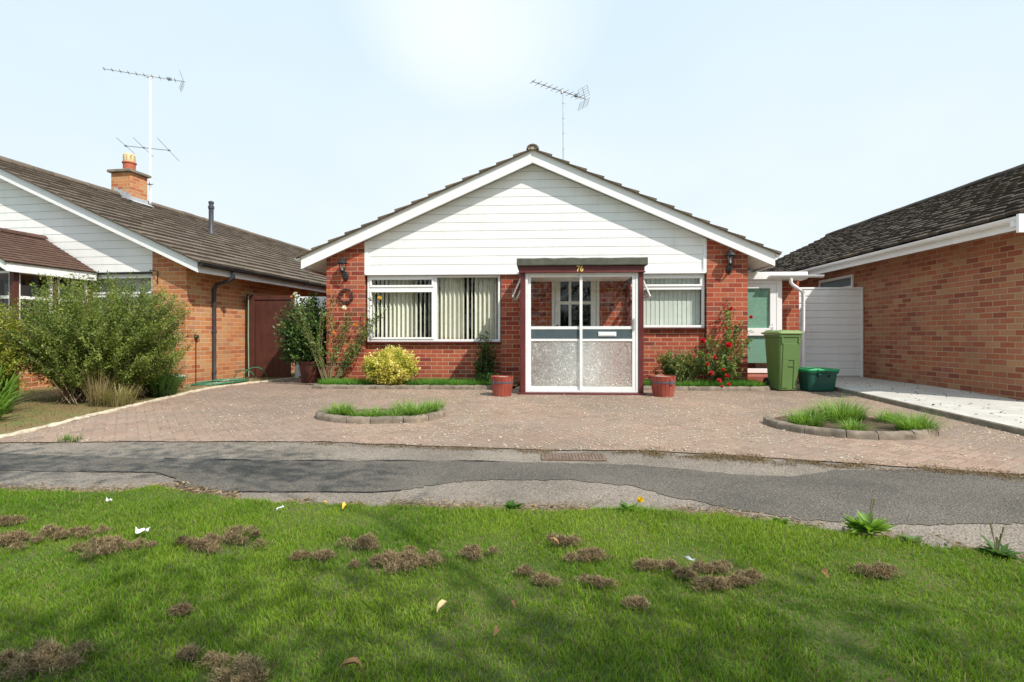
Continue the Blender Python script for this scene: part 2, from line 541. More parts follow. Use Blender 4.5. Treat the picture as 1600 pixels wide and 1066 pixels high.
class MB:
    def __init__(s):
        s.v = []; s.f = []; s.mi = []; s.c = []; s.cur = 0

    def mat(s, i):
        s.cur = i
        return s

    def add(s, vs, fs, colr=None):
        b = len(s.v)
        s.v += [tuple(p) for p in vs]
        s.c += [colr if colr else (1, 1, 1)] * len(vs)
        for f in fs:
            s.f.append(tuple(b + i for i in f))
            s.mi.append(s.cur)
        return s

    def box(s, x0, x1, y0, y1, z0, z1):
        if x0 > x1: x0, x1 = x1, x0
        if y0 > y1: y0, y1 = y1, y0
        vs = [(x0, y0, z0), (x1, y0, z0), (x1, y1, z0), (x0, y1, z0), (x0, y0, z1), (x1, y0, z1), (x1, y1, z1), (x0, y1, z1)]
        return s.add(vs, [(3, 2, 1, 0), (4, 5, 6, 7), (0, 1, 5, 4), (1, 2, 6, 5), (2, 3, 7, 6), (3, 0, 4, 7)])

    def prism(s, poly, axis, a, b):
        """polygon in the two other axes (x,z for axis 1; y,z for axis 0; x,y for axis 2) swept along axis"""
        def mk(p, q):
            if axis == 1: return (p[0], q, p[1])
            if axis == 0: return (q, p[0], p[1])
            return (p[0], p[1], q)
        n = len(poly)
        ar = sum(poly[i][0] * poly[(i + 1) % n][1] - poly[(i + 1) % n][0] * poly[i][1] for i in range(n))
        if ar < 0: poly = poly[::-1]
        vs = [mk(p, a) for p in poly] + [mk(p, b) for p in poly]
        fs = [tuple(range(n)), tuple(range(2 * n - 1, n - 1, -1))]
        for i in range(n):
            fs.append((i, n + i, n + (i + 1) % n, (i + 1) % n))
        if (axis == 1) == (b < a):
            fs = [f[::-1] for f in fs]
        return s.add(vs, fs)

    def tube(s, pts, rad, n=8, cap=True):
        pts = [Vector(p) for p in pts]
        if not hasattr(rad, '__len__'):
            rad = [rad] * len(pts)
        vs = []; fs = []
        up = Vector((0, 0, 1))
        prev = None
        for i, p in enumerate(pts):
            d = (pts[min(i + 1, len(pts) - 1)] - pts[max(i - 1, 0)])
            if d.length < 1e-9: d = Vector((0, 0, 1))
            d.normalize()
            if prev is None:
                a = up if abs(d.z) < 0.95 else Vector((1, 0, 0))
                e1 = d.cross(a).normalized()
            else:
                e1 = (prev - d * prev.dot(d))
                if e1.length < 1e-6: e1 = d.orthogonal()
                e1.normalize()
            prev = e1
            e2 = d.cross(e1)
            for k in range(n):
                an = 2 * math.pi * k / n
                vs.append(p + (e1 * math.cos(an) + e2 * math.sin(an)) * rad[i])
        for i in range(len(pts) - 1):
            for k in range(n):
                fs.append((i * n + k, i * n + (k + 1) % n, (i + 1) * n + (k + 1) % n, (i + 1) * n + k))
        if cap:
            fs.append(tuple(range(n))[::-1])
            m = (len(pts) - 1) * n
            fs.append(tuple(range(m, m + n)))
        return s.add(vs, fs)

    def lathe(s, prof, n=24, c=(0, 0), a0=0, square=False):
        vs = []; fs = []
        for r, z in prof:
            for k in range(n):
                an = a0 + 2 * math.pi * k / n
                vs.append((c[0] + r * math.cos(an), c[1] + r * math.sin(an), z))
        for i in range(len(prof) - 1):
            for k in range(n):
                fs.append((i * n + k, i * n + (k + 1) % n, (i + 1) * n + (k + 1) % n, (i + 1) * n + k))
        fs.append(tuple(range(n))[::-1])
        m = (len(prof) - 1) * n
        fs.append(tuple(range(m, m + n)))
        return s.add(vs, fs)

    def rrings(s, rings):
        """loft of closed rings (lists of points, equal length), capped"""
        n = len(rings[0]); vs = []; fs = []
        for r in rings: vs += r
        for i in range(len(rings) - 1):
            for k in range(n):
                fs.append((i * n + k, i * n + (k + 1) % n, (i + 1) * n + (k + 1) % n, (i + 1) * n + k))
        fs.append(tuple(range(n))[::-1])
        m = (len(rings) - 1) * n
        fs.append(tuple(range(m, m + n)))
        return s.add(vs, fs)

    def build(s, name, mats, parent=None, bevel=0, smooth=False, seg=2):
        me = bpy.data.meshes.new(name)
        me.from_pydata(s.v, [], s.f)
        if isinstance(mats, str): mats = [mats]
        for m in mats: me.materials.append(MATS[m])
        if len(mats) > 1: me.polygons.foreach_set('material_index', s.mi)
        ca = me.color_attributes.new('Col', 'FLOAT_COLOR', 'POINT')
        arr = np.ones((len(s.v), 4), dtype=np.float32)
        arr[:, :3] = np.array(s.c, dtype=np.float32).reshape(-1, 3)
        ca.data.foreach_set('color', arr.ravel())
        bm = bmesh.new(); bm.from_mesh(me)
        bmesh.ops.recalc_face_normals(bm, faces=bm.faces)
        bm.to_mesh(me); bm.free()
        if smooth:
            me.polygons.foreach_set('use_smooth', [True] * len(me.polygons))
            try: me.set_sharp_from_angle(angle=R(40))
            except Exception: pass
        me.update()
        o = bpy.data.objects.new(name, me)
        col.objects.link(o)
        if parent is not None: o.parent = parent
        if bevel:
            b = o.modifiers.new('edge', 'BEVEL')
            b.width = bevel; b.segments = seg; b.limit_method = 'ANGLE'; b.angle_limit = R(40)
            b.harden_normals = False
        return o


def np_mesh(name, verts, quads, cols, mat, parent=None, tris=None, smooth=False):
    """fast mesh from numpy arrays; quads (n,4) and/or tris (m,3)"""
    me = bpy.data.meshes.new(name)
    nq = 0 if quads is None else len(quads)
    nt = 0 if tris is None else len(tris)
    me.vertices.add(len(verts))
    me.vertices.foreach_set('co', np.asarray(verts, dtype=np.float32).ravel())
    loops = []
    if nq: loops.append(np.asarray(quads).ravel())
    if nt: loops.append(np.asarray(tris).ravel())
    loops = np.concatenate(loops).astype(np.int32)
    me.loops.add(len(loops))
    me.loops.foreach_set('vertex_index', loops)
    me.polygons.add(nq + nt)
    st = np.concatenate([np.arange(nq) * 4, nq * 4 + np.arange(nt) * 3]).astype(np.int32)
    me.polygons.foreach_set('loop_start', st)
    me.materials.append(MATS[mat])
    ca = me.color_attributes.new('Col', 'FLOAT_COLOR', 'POINT')
    arr = np.ones((len(verts), 4), dtype=np.float32)
    arr[:, :3] = cols
    ca.data.foreach_set('color', arr.ravel())
    me.update(calc_edges=True)
    me.validate()
    o = bpy.data.objects.new(name, me)
    col.objects.link(o)
    if parent is not None: o.parent = parent
    return o


def empty(name, loc, rz=0.0):
    o = bpy.data.objects.new(name, None)
    o.empty_display_size = 0.2
    o.location = loc
    o.rotation_euler = (0, 0, rz)
    col.objects.link(o)
    return o


def tag(o, label, cat, group=None):
    o['label'] = label
    o['category'] = cat
    if group: o['group'] = group
    return o


def thing(name, label, cat, loc=(0, 0, 0), rz=0.0, group=None):
    return tag(empty(name, loc, rz), label, cat, group)


def structure(o):
    o['kind'] = 'structure'
    return o


def gz(y):
    if y >= 9.7: return 0.0
    if y <= 5.2: return -0.12
    return -0.12 * (9.7 - y) / 4.5


def clip(poly, a, b, c):
    """keep a*x+b*y<=c"""
    out = []
    n = len(poly)
    for i in range(n):
        p, q = poly[i], poly[(i + 1) % n]
        dp = a * p[0] + b * p[1] - c
        dq = a * q[0] + b * q[1] - c
        if dp <= 0: out.append(p)
        if (dp < 0 < dq) or (dq < 0 < dp):
            k = dp / (dp - dq)
            out.append((p[0] + (q[0] - p[0]) * k, p[1] + (q[1] - p[1]) * k))
    return out


def sheet(name, poly, dz, mat, parent=None):
    """flat covering that follows the fall of the ground"""
    from mathutils.geometry import tessellate_polygon
    vs = []; fs = []
    tris = tessellate_polygon([[Vector((x, y, 0)) for x, y in poly]])
    for t in tris:
        tp = [(poly[i][0], poly[i][1]) for i in t]
        for lo, hi in ((-1e3, 5.2), (5.2, 9.7), (9.7, 1e3)):
            q = clip(clip(tp, 0, 1, hi), 0, -1, -lo)
            if len(q) < 3: continue
            ar = sum(q[i][0] * q[(i + 1) % len(q)][1] - q[(i + 1) % len(q)][0] * q[i][1] for i in range(len(q)))
            if abs(ar) < 1e-7: continue
            if ar < 0: q = q[::-1]
            b = len(vs)
            vs += [(x, y, gz(y) + dz) for x, y in q]
            fs.append(tuple(range(b, b + len(q))))
    me = bpy.data.meshes.new(name)
    me.from_pydata(vs, [], fs)
    me.materials.append(MATS[mat])
    me.update()
    o = bpy.data.objects.new(name, me)
    col.objects.link(o)
    if parent: o.parent = parent
    return o


def jag(pts, step=0.12, amp=0.03, seed=1):
    """roughen a polyline"""
    r = random.Random(seed)
    out = []
    for i in range(len(pts) - 1):
        p, q = Vector(pts[i]), Vector(pts[i + 1])
        L = (q - p).length
        n = max(1, int(L / step))
        for k in range(n):
            a = p.lerp(q, k / n)
            out.append((a.x + r.uniform(-amp, amp), a.y + r.uniform(-amp, amp)))
    out.append(tuple(pts[-1]))
    return out

# ================================================================== ground
ys = [-300, -40, 5.2, 9.7, 40, 300]
mb = MB()
for a, b in zip(ys[:-1], ys[1:]):
    mb.add([(-300, a, gz(a) - 0.02), (300, a, gz(a) - 0.02), (300, b, gz(b) - 0.02), (-300, b, gz(b) - 0.02)], [(0, 1, 2, 3)])
structure(mb.build('ground', 'earth'))

drive_front = [(-5.6, 5.22), (-5.31, 5.16), (-4.09, 5.27), (-2.18, 5.35), (-0.9, 5.2), (0.03, 5.09), (0.93, 5.12), (1.7, 4.95), (2.42, 4.74), (3.65, 4.38), (5.0, 3.95), (8, 2.9), (14, 0.8)]
drive_front_j = jag(drive_front, 0.1, 0.018, 3)
drive = drive_front_j + [(14, 6.0), (5.02, 6.0), (5.02, 12.2), (-5.2, 12.4), (-5.52, 11.0), (-5.86, 9.5), (-5.78, 8.1), (-5.62, 6.5)]
structure(sheet('driveway', drive, 0.0, 'block_paving'))

grass_edge = [(-16, 3.3), (-9, 3.4), (-5, 3.45), (-3.59, 3.47), (-2.75, 3.47), (-2.64, 3.62), (-2.29, 3.5), (-1.76, 3.34), (-0.94, 3.29), (-0.17, 3.24), (0.59, 3.30), (1.05, 3.22), (1.28, 3.12), (1.54, 2.98), (1.92, 2.82), (2.2, 2.63), (3.0, 2.25), (4.2, 1.7), (8, -0.2), (15, -4)]
grass_edge_j = jag(grass_edge, 0.07, 0.028, 5)
path_poly = [(-16, 3.2), (-9, 3.2), (-3.6, 3.2), (0, 3.0), (1.5, 2.7), (2.2, 2.4), (4.2, 1.4), (8, -0.5), (14, -3.6)] + \
            [(14, 0.9), (8, 3.0), (5.0, 4.05), (3.65, 4.46), (2.42, 4.82), (0.93, 5.2), (0.03, 5.16), (-2.18, 5.42), (-4.09, 5.34), (-5.6, 5.3), (-9, 5.1), (-16, 4.9)]
structure(sheet('footpath', path_poly, -0.009, 'old_asphalt'))
patch_top = [(-16, 4.55), (-9, 4.65), (-4.9, 4.70), (-3.24, 4.56), (-2.39, 4.53), (-0.78, 4.60), (0.03, 4.60), (0.81, 4.55), (1.49, 4.28), (1.88, 4.23), (2.3, 4.45), (2.9, 4.5), (3.6, 4.32), (4.9, 3.85), (8, 2.8), (13, 1.0)]
patch_bot = [(13, -2.6), (8, 0.2), (4.6, 2.1), (3.2, 2.95), (2.78, 3.25), (2.51, 3.23), (1.99, 3.19), (1.52, 3.25), (1.13, 3.45), (0.86, 3.68), (0.62, 3.93), (0.2, 4.05), (-0.4, 4.03), (-0.67, 3.93), (-0.9, 3.74), (-1.1, 3.67), (-2.23, 3.62), (-2.48, 3.72), (-2.72, 3.95), (-2.97, 4.11), (-4.22, 4.10), (-9, 4.0), (-16, 3.9)]
structure(sheet('asphalt_patch', jag(patch_top, 0.05, 0.016, 8) + jag(patch_bot, 0.04, 0.022, 9), -0.005, 'dark_asphalt'))
# open joints along the patch
ctop = jag([(-3.24, 4.565), (-2.39, 4.535), (-1.5, 4.57), (-0.78, 4.605), (-0.2, 4.6)], 0.06, 0.009, 12)
structure(sheet('path_joint', ctop + [(x, y + 0.02 + 0.014 * math.sin(x * 9)) for x, y in ctop[::-1]], -0.002, 'crack'))
cb = jag([(-0.95, 3.72), (-1.15, 3.67), (-2.23, 3.62), (-2.48, 3.72), (-2.72, 3.95), (-2.97, 4.11), (-3.6, 4.12)], 0.05, 0.008, 13)
structure(sheet('path_joint', cb + [(x + 0.006, y - 0.013) for x, y in cb[::-1]], -0.002, 'crack'))

lawn_poly = grass_edge_j + [(15, -30), (-16, -30)]


def pts_in_poly(P, poly):
    x, y = P[:, 0], P[:, 1]
    ins = np.zeros(len(P), bool)
    n = len(poly)
    for i in range(n):
        x0, y0 = poly[i]; x1, y1 = poly[(i + 1) % n]
        c = ((y0 > y) != (y1 > y))
        xi = (x1 - x0) * (y - y0) / ((y1 - y0) if abs(y1 - y0) > 1e-9 else 1e-9) + x0
        ins ^= (c & (x < xi))
    return ins


structure(sheet('lawn', lawn_poly, 0.02, 'lawn_base'))


def hsh(P, f, seed):
    """smooth value noise on 2-D points"""
    r = np.random.default_rng(seed).random((64, 64))
    q = P * f
    i = np.floor(q).astype(int); u = q - i
    u = u * u * (3 - 2 * u)
    a = r[i[:, 0] % 64, i[:, 1] % 64]; b = r[(i[:, 0] + 1) % 64, i[:, 1] % 64]
    c = r[i[:, 0] % 64, (i[:, 1] + 1) % 64]; d = r[(i[:, 0] + 1) % 64, (i[:, 1] + 1) % 64]
    return (a * (1 - u[:, 0]) + b * u[:, 0]) * (1 - u[:, 1]) + (c * (1 - u[:, 0]) + d * u[:, 0]) * u[:, 1]


def blades(name, P, H, Wd, lean, cols, mat, parent=None, curl=0.5, tipgain=1.25, seed=1):
    """P (n,3) roots; 5-vert bent blades"""
    g = np.random.default_rng(seed)
    n = len(P)
    az = g.random(n) * 2 * np.pi
    side = np.stack([np.cos(az), np.sin(az), np.zeros(n)], 1)
    az2 = g.random(n) * 2 * np.pi
    ld = np.stack([np.cos(az2), np.sin(az2), np.zeros(n)], 1)
    le = (lean * np.abs(g.normal(0, 1, n)))[:, None]
    up = np.array([0, 0, 1.0])
    d1 = up + ld * le
    d1 /= np.linalg.norm(d1, axis=1)[:, None]
    d2 = up * 1.0 + ld * (le * (1 + curl * 2) + curl * 0.5)
    d2 /= np.linalg.norm(d2, axis=1)[:, None]
    h = H[:, None]; w2 = (Wd / 2)[:, None]
    mid = P + d1 * h * 0.55
    tip = mid + d2 * h * 0.5
    V = np.stack([P - side * w2, P + side * w2, mid - side * w2 * 0.8, mid + side * w2 * 0.8, tip], 1).reshape(-1, 3)
    b = np.arange(n) * 5
    quads = np.stack([b, b + 1, b + 3, b + 2], 1)
    tris = np.stack([b + 2, b + 3, b + 4], 1)
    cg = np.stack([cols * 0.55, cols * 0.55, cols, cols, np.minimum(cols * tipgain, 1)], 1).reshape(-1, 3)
    return np_mesh(name, V, quads, cg, mat, parent, tris)


# lawn grass (stuff): dense where the photograph looks, sparse to the sides and behind
def lawn_roots(n, x0, x1, y0, y1, seed):
    g = np.random.default_rng(seed)
    P = np.stack([g.uniform(x0, x1, n), g.uniform(y0, y1, n)], 1)
    return P[pts_in_poly(P, lawn_poly)]


PA = lawn_roots(440000, -4.3, 3.4, 1.0, 3.65, 21)
PB = lawn_roots(60000, -9, 8, -3, 3.7, 22)
PB = PB[~((PB[:, 0] > -4.3) & (PB[:, 0] < 3.4) & (PB[:, 1] > 1.0))]
P2 = np.concatenate([PA, PB])
THATCH = [(-1.55, 2.6, .34, 0), (-0.65, 2.45, .30, 1), (-2.09, 2.54, .22, 2), (-2.60, 2.57, .20, 3), (-2.42, 2.70, .17, 4), (-2.88, 2.82, .13, 5),
          (-0.88, 2.62, .13, 6), (-0.30, 2.54, .11, 7), (0.12, 2.69, .11, 8), (0.20, 2.54, .12, 9), (0.44, 2.45, .09, 10), (0.55, 2.45, .06, 11),
          (0.60, 2.36, .08, 12), (0.70, 2.43, .08, 13), (0.80, 2.43, .07, 14), (0.69, 2.27, .08, 15), (0.78, 2.29, .08, 16), (0.88, 2.34, .09, 17),
          (0.02, 2.27, .07, 18), (0.23, 2.26, .07, 19), (0.36, 2.10, .06, 20), (1.44, 2.41, .12, 21), (-1.55, 1.62, .22, 22), (-0.95, 1.60, .17, 23),
          (-1.11, 1.68, .06, 24), (-1.32, 1.96, .06, 25), (-1.10, 2.46, .06, 26), (-1.00, 2.47, .07, 27), (-0.05, 2.36, .05, 28)]
keep = np.ones(len(P2), bool)
dth = np.full(len(P2), 9.0)
for tx, ty, tr, _ in THATCH:
    dth = np.minimum(dth, np.hypot((P2[:, 0] - tx), (P2[:, 1] - ty) * 1.4) / (tr * .62))
gr = np.random.default_rng(5)
keep &= ~((dth < 0.8) & (gr.random(len(P2)) < 0.75))
bare = hsh(P2, 2.1, 3) * 0.6 + hsh(P2, 6.0, 4) * 0.4
keep &= ~((bare < 0.30) & (gr.random(len(P2)) < 0.35))
P2 = P2[keep]; dth = dth[keep]
n = len(P2)
tone = np.clip(hsh(P2, 1.3, 6) * 0.5 + hsh(P2, 4.1, 7) * 0.5 + gr.normal(0, 0.16, n), 0, 1)[:, None]
gcol = np.array([0.085, 0.200, 0.014]) * (1 - tone) + np.array([0.28, 0.40, 0.036]) * tone
yel = (gr.random(n) < 0.07)[:, None]
gcol = np.where(yel, np.array([0.33, 0.29, 0.10]), gcol)
H = gr.uniform(0.013, 0.034, n) * (0.75 + 0.6 * hsh(P2, 3.0, 8))
tall = gr.random(n) < 0.02
H[tall] *= 1.7
Z = np.full(n, -0.10) + 0.012 * (hsh(P2, 5, 9) - 0.5)
Wd = gr.uniform(0.0022, 0.0042, n)
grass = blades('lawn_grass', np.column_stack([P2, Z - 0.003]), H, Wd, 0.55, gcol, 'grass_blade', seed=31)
grass['kind'] = 'stuff'
tag(grass, 'short green mown grass covering the front lawn', 'grass')

# ================================================================== foliage helpers


def leaves_mesh(name, P, D, Nn, Ln, Wd, cols, mat, parent=None, fold=0.18):
    """P points, D leaf axis, Nn normal hint; 6-vert pointed leaf folded along its midrib"""
    D = D / np.maximum(np.linalg.norm(D, axis=1)[:, None], 1e-6)
    S = np.cross(D, Nn)
    S /= np.maximum(np.linalg.norm(S, axis=1)[:, None], 1e-6)
    N2 = np.cross(S, D)
    L = Ln[:, None]; w_ = (Wd / 2)[:, None]
    base = P
    mid = P + D * L * 0.45
    tip = P + D * L - N2 * L * 0.10
    l_ = mid + S * w_ + N2 * w_ * fold * 2
    r_ = mid - S * w_ + N2 * w_ * fold * 2
    V = np.stack([base, r_, tip, l_], 1).reshape(-1, 3)
    b = np.arange(len(P)) * 4
    tris = np.concatenate([np.stack([b, b + 1, b + 2], 1), np.stack([b, b + 2, b + 3], 1)])
    cg = np.repeat(cols, 4, axis=0)
    return np_mesh(name, V, None, cg, mat, parent, tris)


def bez(p0, p1, p2, t):
    t = t[:, None]
    return p0 * (1 - t) ** 2 + p1 * 2 * t * (1 - t) + p2 * t * t


def sprays(root, ends, mids, bases, nleaf, Ln, Wd, cols, mat, seed, start=0.35, droop=0.0, spread=0.7, jitter=0.02, stem_r=0.004, stem_mat='bark', stem_every=1, leaf_name='foliage', stem_name='stems', upn=0.6):
    """curved shoots with leaves set along them"""
    g = np.random.default_rng(seed)
    Ps = []; Ds = []
    mb_ = MB()
    for i in range(len(ends)):
        t = np.sort(start + (1 - start) * g.random(nleaf) ** 0.8)
        p = bez(bases[i], mids[i], ends[i], t)
        q = bez(bases[i], mids[i], ends[i], np.minimum(t + 0.03, 1.05))
        tan = q - p
        tan /= np.maximum(np.linalg.norm(tan, axis=1)[:, None], 1e-6)
        rd = g.normal(0, 1, (nleaf, 3))
        rd /= np.linalg.norm(rd, axis=1)[:, None]
        d = tan * (1 - spread) + rd * spread + np.array([0, 0, -droop])
        Ps.append(p + g.normal(0, jitter, (nleaf, 3)))
        Ds.append(d)
        if i % stem_every == 0:
            tt = np.linspace(0, 0.97, 6)
            mb_.tube([tuple(x) for x in bez(bases[i], mids[i], ends[i], tt)], list(np.linspace(stem_r, stem_r * 0.35, 6)), 5)
    P = np.concatenate(Ps); D = np.concatenate(Ds)
    n = len(P)
    Nn = g.normal(0, 0.6, (n, 3)) + np.array([0, 0, upn])
    c = cols(P, g)
    f = leaves_mesh(leaf_name, P, D, Nn, g.uniform(Ln[0], Ln[1], n), g.uniform(Wd[0], Wd[1], n), c, mat, root)
    if mb_.v: mb_.build(stem_name, stem_mat, root, smooth=True)
    return f


def ellips(n, c, r, g, surf=0.45, zmin=None):
    d = g.normal(0, 1, (n, 3)); d /= np.linalg.norm(d, axis=1)[:, None]
    k = (surf + (1 - surf) * g.random(n) ** 0.6)[:, None]
    P = np.array(c) + d * np.array(r) * k
    if zmin is not None: P[:, 2] = np.maximum(P[:, 2], zmin + 0.1 * g.random(n))
    return P


def lerp_cols(stops, base_noise=0.18):
    st = np.array(stops)

    def f(P, g):
        n = len(P)
        cl_ = hsh(P[:, :2] + P[:, 2:3] * 0.7, 7.0, 3)
        k = np.clip(cl_ * 0.8 + g.normal(0, base_noise, n), 0, 0.999) * (len(st) - 1)
        i = k.astype(int); u = (k - i)[:, None]
        return st[i] * (1 - u) + st[np.minimum(i + 1, len(st) - 1)] * u
    return f


def tuft(name, loc, n, h, rad, spread, colA, colB, wd, seed, parent=None, curl=0.6):
    g = np.random.default_rng(seed)
    a = g.random(n) * 2 * np.pi
    r = rad * np.sqrt(g.random(n))
    P = np.stack([np.cos(a) * r, np.sin(a) * r, np.zeros(n)], 1)
    az = np.arctan2(P[:, 1], P[:, 0]) + g.normal(0, 0.5, n)
    out = np.stack([np.cos(az), np.sin(az), np.zeros(n)], 1)
    side = np.stack([-np.sin(az), np.cos(az), np.zeros(n)], 1)
    H_ = h * g.uniform(0.55, 1.1, n)
    le = (spread * (0.25 + r / rad) * g.uniform(0.3, 1.2, n))[:, None]
    up = np.array([0, 0, 1.0])
    w2 = (wd * g.uniform(0.7, 1.2, n) / 2)[:, None]
    p = P.copy()
    rows = []
    K = 4
    for k in range(K + 1):
        t = k / K
        rows.append((p.copy(), w2 * (1 - 0.85 * t ** 1.6)))
        d = up * (1 - curl * t * le) + out * le * (0.35 + 1.3 * t)
        d /= np.linalg.norm(d, axis=1)[:, None]
        p = p + d * (H_ / K)[:, None] * 1.1
    V = np.stack([x for (pp, ww) in rows for x in (pp - side * ww, pp + side * ww)], 1).reshape(-1, 3)
    m = 2 * (K + 1)
    b = np.arange(n) * m
    quads = np.concatenate([np.stack([b + 2 * k, b + 2 * k + 1, b + 2 * k + 3, b + 2 * k + 2], 1) for k in range(K)])
    t = g.random(n)[:, None]
    c = np.array(colA) * (1 - t) + np.array(colB) * t
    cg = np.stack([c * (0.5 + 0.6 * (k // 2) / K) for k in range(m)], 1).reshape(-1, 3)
    o = np_mesh(name, V, quads, cg, 'grass_blade', parent)
    o.location = loc
    return o

# ================================================================== roofs


def tile_slope(name, mat, parent, org, along, up, length, slope, tw=0.33, gauge=0.31, prof=((0, 0), (.5, 0), (.6, .016), (.78, .022), (.94, .016), (1, 0)), thick=0.024, seed=1, jit=0.004):
    """interlocking concrete tiles laid from the eave upward; org = eave corner, along = unit eave direction, up = unit slope direction"""
    g = random.Random(seed)
    mb_ = MB()
    org = Vector(org); along = Vector(along); up = Vector(up)
    nrm = along.cross(up)
    if nrm.z < 0: nrm = -nrm
    nc = int(math.ceil(slope / gauge)); nt = int(math.ceil(length / tw))
    for r_ in range(nc):
        s0 = r_ * gauge; s1 = min(s0 + gauge + 0.03, slope)
        for c_ in range(nt):
            x0 = c_ * tw; x1 = min(x0 + tw, length)
            dz = g.uniform(-jit, jit); ds = g.uniform(-jit, jit)
            shade = g.random()
            lowt = []; lowb = []; hi = []
            for u, h in prof:
                a = x0 + (x1 - x0) * u
                lowt.append(org + along * a + up * (s0 + ds) + nrm * (thick + 0.012 + h + dz))
                lowb.append(org + along * a + up * (s0 + ds) + nrm * (0.008 + h * 0.6 + dz))
                hi.append(org + along * a + up * s1 + nrm * (0.010 + h + dz * 0.3))
            k = len(prof)
            vs = lowb + lowt + hi
            fs = []
            for i in range(k - 1):
                fs.append((i, i + 1, k + i + 1, k + i))
                fs.append((k + i, k + i + 1, 2 * k + i + 1, 2 * k + i))
            fs.append((0, k, 2 * k)); fs.append((k - 1, 2 * k - 1, 3 * k - 1))
            mb_.add(vs, fs, (shade, shade, shade))
    # solid deck below
    a, b_, c2, d = org, org + along * length, org + along * length + up * slope, org + up * slope
    mb_.add([a, b_, c2, d], [(0, 1, 2, 3)], (0.2, 0.2, 0.2))
    return mb_.build(name, mat, parent)


def ridge_caps(name, mat, parent, p0, p1, r=0.13, seglen=0.45, seed=2):
    g = random.Random(seed)
    mb_ = MB()
    p0 = Vector(p0); p1 = Vector(p1)
    L = (p1 - p0).length; d = (p1 - p0).normalized()
    s_ = d.cross(Vector((0, 0, 1))).normalized()
    k = max(1, round(L / seglen)); n = 8
    for i in range(k):
        a = p0 + d * (L * i / k); b = p0 + d * (L * (i + 1) / k - 0.012)
        sh = g.random(); j = g.uniform(-.006, .006)
        vs = []
        for q in (a, b):
            for rr in (r, r - 0.03):
                for m in range(n + 1):
                    an = math.pi * m / n
                    vs.append(q + s_ * (rr * math.cos(an)) + Vector((0, 0, rr * 0.8 * math.sin(an) + j)))
        m1 = n + 1
        fs = []
        for m in range(n):
            fs += [(m, m + 1, 2 * m1 + m + 1, 2 * m1 + m), (m1 + m, 3 * m1 + m, 3 * m1 + m + 1, m1 + m + 1),
                   (m, m1 + m, m1 + m + 1, m + 1), (2 * m1 + m, 2 * m1 + m + 1, 3 * m1 + m + 1, 3 * m1 + m)]
        mb_.add(vs, fs, (sh, sh, sh))
    # mortar bedding fills the open end
    mb_.mat(1)
    e = [p0 + d * 0.02 + s_ * ((r - 0.03) * math.cos(math.pi * m / n)) + Vector((0, 0, (r - 0.03) * 0.8 * math.sin(math.pi * m / n))) for m in range(n + 1)]
    mb_.add(e, [tuple(range(n + 1))])
    return mb_.build(name, [mat, 'mortar_bed'], parent)


def gutter(name, mat, parent, p0, p1, r=0.055, n=8, clips=0.9, clipmat=None):
    mb_ = MB()
    p0 = Vector(p0); p1 = Vector(p1); d = (p1 - p0).normalized(); L = (p1 - p0).length
    s_ = d.cross(Vector((0, 0, 1))).normalized()
    vs = []
    for q in (p0, p1):
        for rr in (r, r - 0.006):
            for m in range(n + 1):
                an = math.pi + math.pi * m / n
                vs.append(q + s_ * rr * math.cos(an) + Vector((0, 0, rr * math.sin(an))))
    m1 = n + 1; fs = []
    for m in range(n):
        fs += [(m, 2 * m1 + m, 2 * m1 + m + 1, m + 1), (m1 + m, m1 + m + 1, 3 * m1 + m + 1, 3 * m1 + m)]
    fs += [(0, m1, 3 * m1, 2 * m1), (n, 2 * m1 + n, 3 * m1 + n, m1 + n)]
    mb_.add(vs, fs)
    for q in (p0, p1):
        mb_.add([q + s_ * r * math.cos(math.pi + math.pi * m / n) + Vector((0, 0, r * math.sin(math.pi + math.pi * m / n))) for m in range(n + 1)], [tuple(range(n + 1))])
    k = int(L / clips)
    for i in range(1, k):
        q = p0 + d * (L * i / k)
        vs = []
        for e in (-0.02, 0.02):
            for rr in (r + 0.006, r - 0.001):
                for m in range(n + 1):
                    an = math.pi + math.pi * m / n
                    vs.append(q + d * e + s_ * rr * math.cos(an) + Vector((0, 0, rr * math.sin(an))))
        fs = []
        for m in range(n):
            fs += [(m, 2 * m1 + m, 2 * m1 + m + 1, m + 1), (m, m + 1, m1 + m + 1, m1 + m), (2 * m1 + m, 3 * m1 + m, 3 * m1 + m + 1, 2 * m1 + m + 1)]
        mb_.add(vs, fs)
    return mb_.build(name, mat, parent, smooth=True)


def cladding(name, parent, poly_clip, x0, x1, z0, z1, y, bh=0.158, joints=()):
    """overlapping boards, each leaning out a little at its lower edge, clipped to the gable"""
    mb_ = MB()
    z = z0
    while z < z1:
        p = [(x0, z), (x1, z), (x1, min(z + bh, z1)), (x0, min(z + bh, z1))]
        for (a, b_, c) in poly_clip:
            p = clip(p, a, b_, c)
        if len(p) >= 3:
            n_ = len(p)
            yf = lambda q: y - 0.0035 * (1 - min(1, (q[1] - z) / bh)) - 0.003
            vs = [(q[0], yf(q), q[1] + (0.004 if q[1] - z < 1e-6 else 0)) for q in p]
            fs = [tuple(range(n_))]
            mb_.add(vs, fs)
            # lower lip
            lo = [q for q in p if q[1] - z < 1e-6]
            if len(lo) == 2:
                a0, a1 = lo
                mb_.add([(a0[0], y - 0.0065, z + 0.003), (a1[0], y - 0.0065, z + 0.003), (a1[0], y + 0.002, z + 0.008), (a0[0], y + 0.002, z + 0.008)], [(0, 1, 2, 3)])
        z += bh
    mb_.mat(1)
    for jx, jz in joints:
        mb_.box(jx - 0.0015, jx + 0.0015, y - 0.006, y - 0.003, jz + 0.012, jz + bh - 0.012)
    return mb_.build(name, ['white_board', 'lead'], parent)

